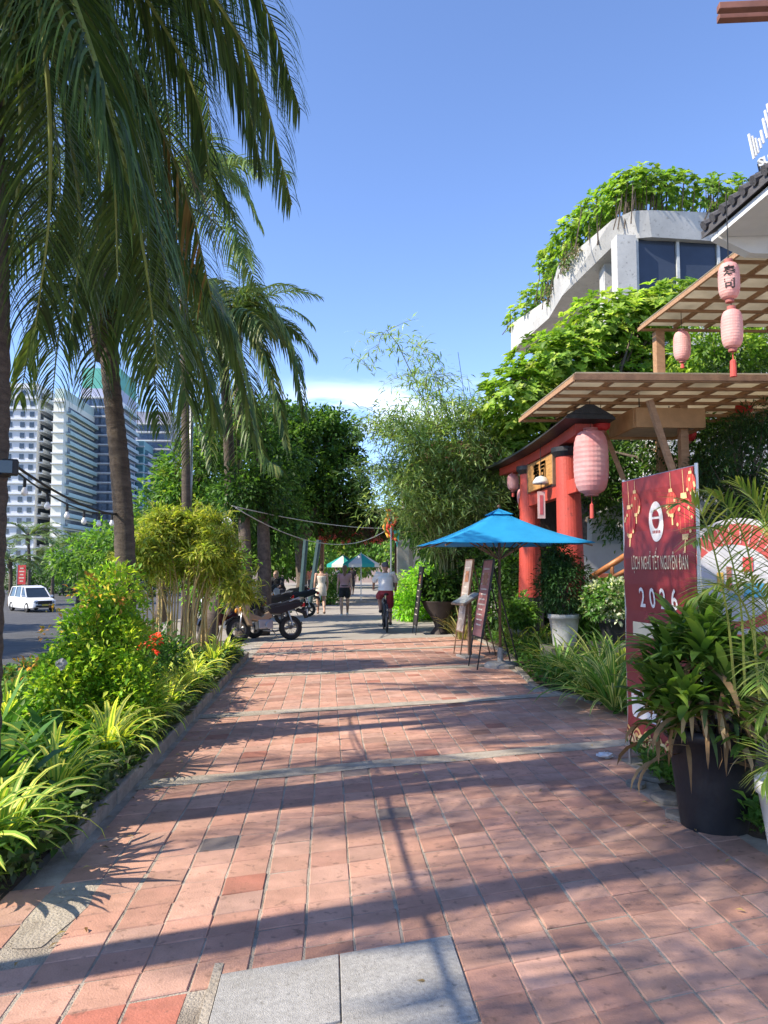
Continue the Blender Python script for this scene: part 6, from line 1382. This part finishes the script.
# background strollers
for px, py, lab, c, s in ((352, 596, 'distant walker in dark clothes just right of the woman in pink', (.05, .04, .05), -.4), (311, 597, 'distant walker in a salmon shirt behind the woman in cream', (.55, .22, .18), .6), (336, 592, 'small distant walker in grey between the two women', (.2, .2, .22), .5)):
    g = G(px, py); person(lab, (g.x, g.y, .03), U(-.3, .3), stand(s), SKIN2, hair_short, (.03, .02, .015), [('top', FAB('t%d' % px, c), top_(.5, w=.01)), ('shorts', FAB('s%d' % px, (.08, .08, .1)), shorts(.8, .01))], 1.0)
# cyclist
g = G(385.5, 632); t = thing('bicycle', 'bicycle ridden away from the camera by the man in the white shirt', 'bicycle', (g.x+.02, g.y+.35, .003), math.radians(90))
for x in (-.52, .52): wheel_at(t, (x, 0, .335), .335, .045, 'y', METAL, 14)
def tb(m, *pp, r=.016): m.tube(pp, r, 7)
BK = mat('bike_paint', (.04, .045, .06), .3, .1)
m = MB(); hd = (.40, 0, .82); st = (-.18, 0, .80); bb = (-.02, 0, .30); ra = (-.52, 0, .335); tb(m, hd, st); tb(m, (.41, 0, .72), bb); tb(m, st, bb)
for s in (-.05, .05): tb(m, (-.18, s*.3, .78), (-.52, s, .335), r=.010); tb(m, (-.02, s*.3, .30), (-.52, s, .335), r=.010)
m.build('frame', BK, t, smooth=True)
m = MB()
for s in (-.05, .05): tb(m, (.41, s, .70), (.52, s, .335), r=.012)
tb(m, (.385, 0, .92), (.41, 0, .70), r=.017); m.build('fork', BK, t, smooth=True)
m = MB(); tb(m, (.30, -.30, 1.02), (.38, -.16, 1.03), (.385, 0, .96), (.38, .16, 1.03), (.30, .30, 1.02), r=.013); m.build('handlebar', METAL, t, smooth=True)
m = MB(); tb(m, st, (-.21, 0, .92), r=.013); m.build('seat_post', METAL, t); m = MB(); m.sphere((-.25, 0, .94), .1, 10, 6, sc3=(1.4, .85, .38)); m.build('saddle', BLACK, t, smooth=True)
m = MB(); m.lathe([(.09, -.006), (.09, .006)], (-.02, .05, .30), 20, axis='y'); tb(m, (-.02, .06, .30), (.02, .07, .145), r=.010); tb(m, (-.02, -.06, .30), (-.06, -.07, .455), r=.010); m.box((.02, .13, .14), (.09, .10, .02)); m.box((-.06, -.13, .46), (.09, .10, .02)); m.build('crank', DMETAL, t)
m = MB()
for k in range(9): pass
for x in (-.52,): m.tube([V((x+.365*math.cos(a), 0, .335+.365*math.sin(a))) for a in [PI*(.30+k*.08) for k in range(9)]], .02, 6, flat=1.3)
m.build('mudguard', BK, t)
JC = dict(pelvis=(0, -.235, 1.03), waist=(0, -.19, 1.17), chest=(0, -.11, 1.35), neck=(0, -.04, 1.51), head=(0, .0, 1.625), shl=(-.20, -.08, 1.45), shr=(.20, -.08, 1.45), ell=(-.29, .05, 1.23), elr=(.29, .05, 1.23), wrl=(-.29, .23, 1.07), wrr=(.29, .23, 1.07),
          hdl=(0, 1, -.3), hdr=(0, 1, -.3), hpl=(-.10, -.2, .98), hpr=(.10, -.2, .98), knl=(-.14, .2, .86), knr=(.13, .12, .62), anl=(-.13, -.07, .545), anr=(.13, -.02, .235), curl=1.3)
JC['ftl'] = (-.13, .05, .49); JC['ftr'] = (.13, .10, .185)
pt = person('man in a white shirt, maroon shorts and grey cap riding a bicycle away', (g.x+.02, g.y+.35, .003), 0, JC, SKIN2, hat_cap, (.12, .12, .15), [('shirt', FAB('shirt', (.80, .80, .80)), top_(.75, w=.03)), ('shorts', FAB('maroon', (.28, .04, .06)), shorts(.9, .02))], shoes=FAB('shoe', (.03, .03, .03)))

# ================================================================== MOTORCYCLES
RIMM = mat('rim_metal', (.16, .16, .165), .35, .1, 9, metal=.8)
def motorcycle(label, loc, rz, bodyc, accent, seatc=BLACK, group=None, lean=.14, scooter=False, rack=False):
    t = thing('motorcycle', label, 'motorcycle', loc, rz, group); t.rotation_euler = (-lean, 0, rz); t.rotation_mode = 'XYZ'
    r = .27 if not scooter else .235; xf, xr = .62, -.60; wt = .085 if not scooter else .11
    wheel_at(t, (xf, 0, r), r, wt, 'y', RIMM, 14 if not scooter else 5); wheel_at(t, (xr, 0, r), r, wt+.01, 'y', RIMM, 14 if not scooter else 5)
    sm = dict(fix=True, bevel=.018)
    m = MB(); m.prism([(.52, .95), (.60, .86), (.56, .62), (.44, .34), (.36, .32), (.40, .62), (.40, .90)], -.21, .21); m.build('leg_shield', bodyc, t, **sm)
    m = MB(); m.prism([(.66, .98), (.70, .86), (.60, .80), (.48, .84), (.46, 1.02), (.56, 1.06)], -.13, .13); m.build('handlebar_cowl', accent, t, **sm)
    m = MB(); m.sphere((.68, 0, .90), .075, 12, 8, sc3=(.6, 1.3, .9)); m.build('headlight', mat('lamp_glass', (.75, .77, .8)), t, smooth=True)
    for s in (-1, 1): m = MB(); m.sphere((.60, s*.15, .70), .04, 8, 6, sc3=(.7, 1, 1.4)); m.build('indicator', mat('amber', (.7, .28, .03), .2), t, smooth=True)
    m = MB(); m.tube([(.42, -.34, 1.02), (.50, -.2, 1.03), (.52, 0, 1.0), (.50, .2, 1.03), (.42, .34, 1.02)], .014, 7); hb = m.build('handlebar', DMETAL, t)
    for s in (-1, 1): m = MB(); m.tube([(.42, s*.35, 1.02), (.46, s*.25, 1.026)], .021, 8); m.build('grip', RUBBER, hb)
    for s in (-1, 1):
        m = MB(); m.tube([(.5, s*.2, 1.04), (.48, s*.27, 1.16), (.46, s*.29, 1.22)], .007, 5); m.sphere((.46, s*.30, 1.26), .055, 10, 6, sc3=(.35, 1.1, .75)); m.build('mirror', BLACK, t, smooth=True)
    m = MB()
    for s in (-.07, .07): m.tube([(.52, s, .74), (xf, s, r)], .022, 8)
    m.build('fork', METAL, t, smooth=True)
    m = MB(); pts = [(xf+(r+.035)*math.cos(a), r+(r+.035)*math.sin(a)) for a in [PI*(.12+.09*k) for k in range(9)]]; q = pts+[(xf+(r+.012)*math.cos(a), r+(r+.012)*math.sin(a)) for a in [PI*(.12+.09*k) for k in reversed(range(9))]]
    m.prism(q, -.065, .065); m.build('front_mudguard', accent, t, fix=True)
    # floor / under-bone, engine
    m = MB(); m.prism([(.44, .60), (.40, .48), (.05, .40), (-.15, .52), (-.10, .66), (.10, .52), (.36, .62)] if not scooter else [(.44, .40), (.42, .30), (-.2, .28), (-.28, .40), (-.15, .44)], -.10, .10); m.build('frame_cover', bodyc, t, **sm)
    m = MB(); m.box((.02, 0, .36), (.34, .22, .20)); m.lathe([(.09, -.15), (.09, .15)], (-.05, 0, .33), 16, axis='y'); m.build('engine', METAL if not scooter else DMETAL, t, bevel=.015)
    m = MB(); m.prism([(-.02, .70), (-.10, .58), (-.35, .57), (-.80, .72), (-.92, .80), (-.86, .84), (-.5, .80)], -.13, .13); m.build('side_panel', bodyc if accent is BLP and False else accent, t, **sm)
    m = MB(); m.prism([(-.04, .76), (-.02, .70), (-.5, .76), (-.84, .82), (-.84, .88), (-.62, .90), (-.40, .83), (-.15, .81)], -.125, .125); m.build('seat', seatc, t, fix=True, bevel=.03)
    m = MB(); m.tube([(.0, -.14, .25), (-.3, -.16, .22), (-.42, -.17, .25)], .022, 8); m.tube([(-.40, -.17, .25), (-.95, -.18, .38)], [.04, .05], 12); m.build('exhaust', METAL, t, smooth=True)
    m = MB(); m.prism([(-.80, .70), (-.98, .62), (-1.02, .48), (-.99, .47), (-.94, .58), (-.78, .64)], -.07, .07); m.build('rear_mudguard', BLACK, t, fix=True)
    m = MB(); m.box((-.93, 0, .77), (.06, .16, .08)); m.build('tail_light', mat('tail_red', (.6, .02, .02), .2), t, bevel=.015); m = MB(); m.box((-1.0, 0, .6), (.012, .19, .14)); m.build('number_plate', WHITE, t)
    m = MB()
    for s in (-.10, .10): m.tube([(-.5, s, .74), (-.62, s*1.1, .30)], .018, 7)
    m.build('shock_absorber', METAL, t)
    m = MB(); m.tube([(-.1, .13, .24), (-.16, .32, .02)], .012, 6); m.build('side_stand', DMETAL, t); m = MB()
    m.tube([(-.55, -.14, .84), (-.8, -.14, .93), (-.92, -.1, .93), (-.92, .1, .93), (-.8, .14, .93), (-.55, .14, .84)], .012, 6); m.build('grab_rail', METAL, t)
    return t
GLD = mat('bronze_paint', (.36, .26, .17), .28, .06, 4, metal=.4); MAR = mat('maroon_paint', (.07, .012, .022), .22, .05); BLP = mat('gloss_black', (.015, .015, .018), .32, .05, 3, spec=.4); SIL = mat('silver_paint', (.42, .42, .43), .3, .05, metal=.6)
g = G(266, 641); motorcycle('bronze and black motorcycle, nearest of the parked row', (g.x, g.y, .0), math.radians(206), GLD, BLP, lean=-.18)
g = G(236, 641); motorcycle('dark maroon motorcycle parked just left of the bronze one', (g.x-.10, g.y+.25, .0), math.radians(222), MAR, BLP, lean=-.16)
g = G(262, 625); motorcycle('black motorcycle behind the bronze one', (g.x, g.y+.1, .0), math.radians(202), BLP, BLP, lean=-.16, scooter=True)
g = G(291, 617); motorcycle('silver and black scooter parked beyond the seated person', (g.x, g.y, .0), math.radians(196), SIL, BLP, lean=-.16, scooter=True)
g = G(284, 612); motorcycle('black scooter at the far end of the parked row', (g.x, g.y+1.6, .0), math.radians(200), BLP, BLP, lean=-.16, scooter=True)
# seated person by the motorcycles
g = G(279, 617); JS = dict(pelvis=(0, -.05, .88), waist=(0, .02, 1.0), chest=(0, .12, 1.16), neck=(0, .22, 1.28), head=(0, .28, 1.38), shl=(-.18, .16, 1.24), shr=(.18, .16, 1.24), ell=(-.24, .28, 1.03), elr=(.24, .28, 1.03), wrl=(-.12, .42, .92), wrr=(.12, .42, .92),
    hpl=(-.10, 0, .84), hpr=(.10, 0, .84), knl=(-.14, .40, .74), knr=(.14, .40, .74), anl=(-.14, .38, .32), anr=(.14, .38, .32))
person('person in a black top with light brown hair leaning forward on a parked motorcycle', (g.x, g.y+.6, 0), math.radians(150), JS, SKIN, hair_long, (.26, .17, .10), [('jacket', FAB('black', (.02, .02, .024)), top_(.95, w=.015)), ('trousers', FAB('dark', (.03, .03, .04)), shorts(1.0, .01))], shoes=FAB('shoe', (.03, .03, .03)))
bpy.context.view_layer.update()
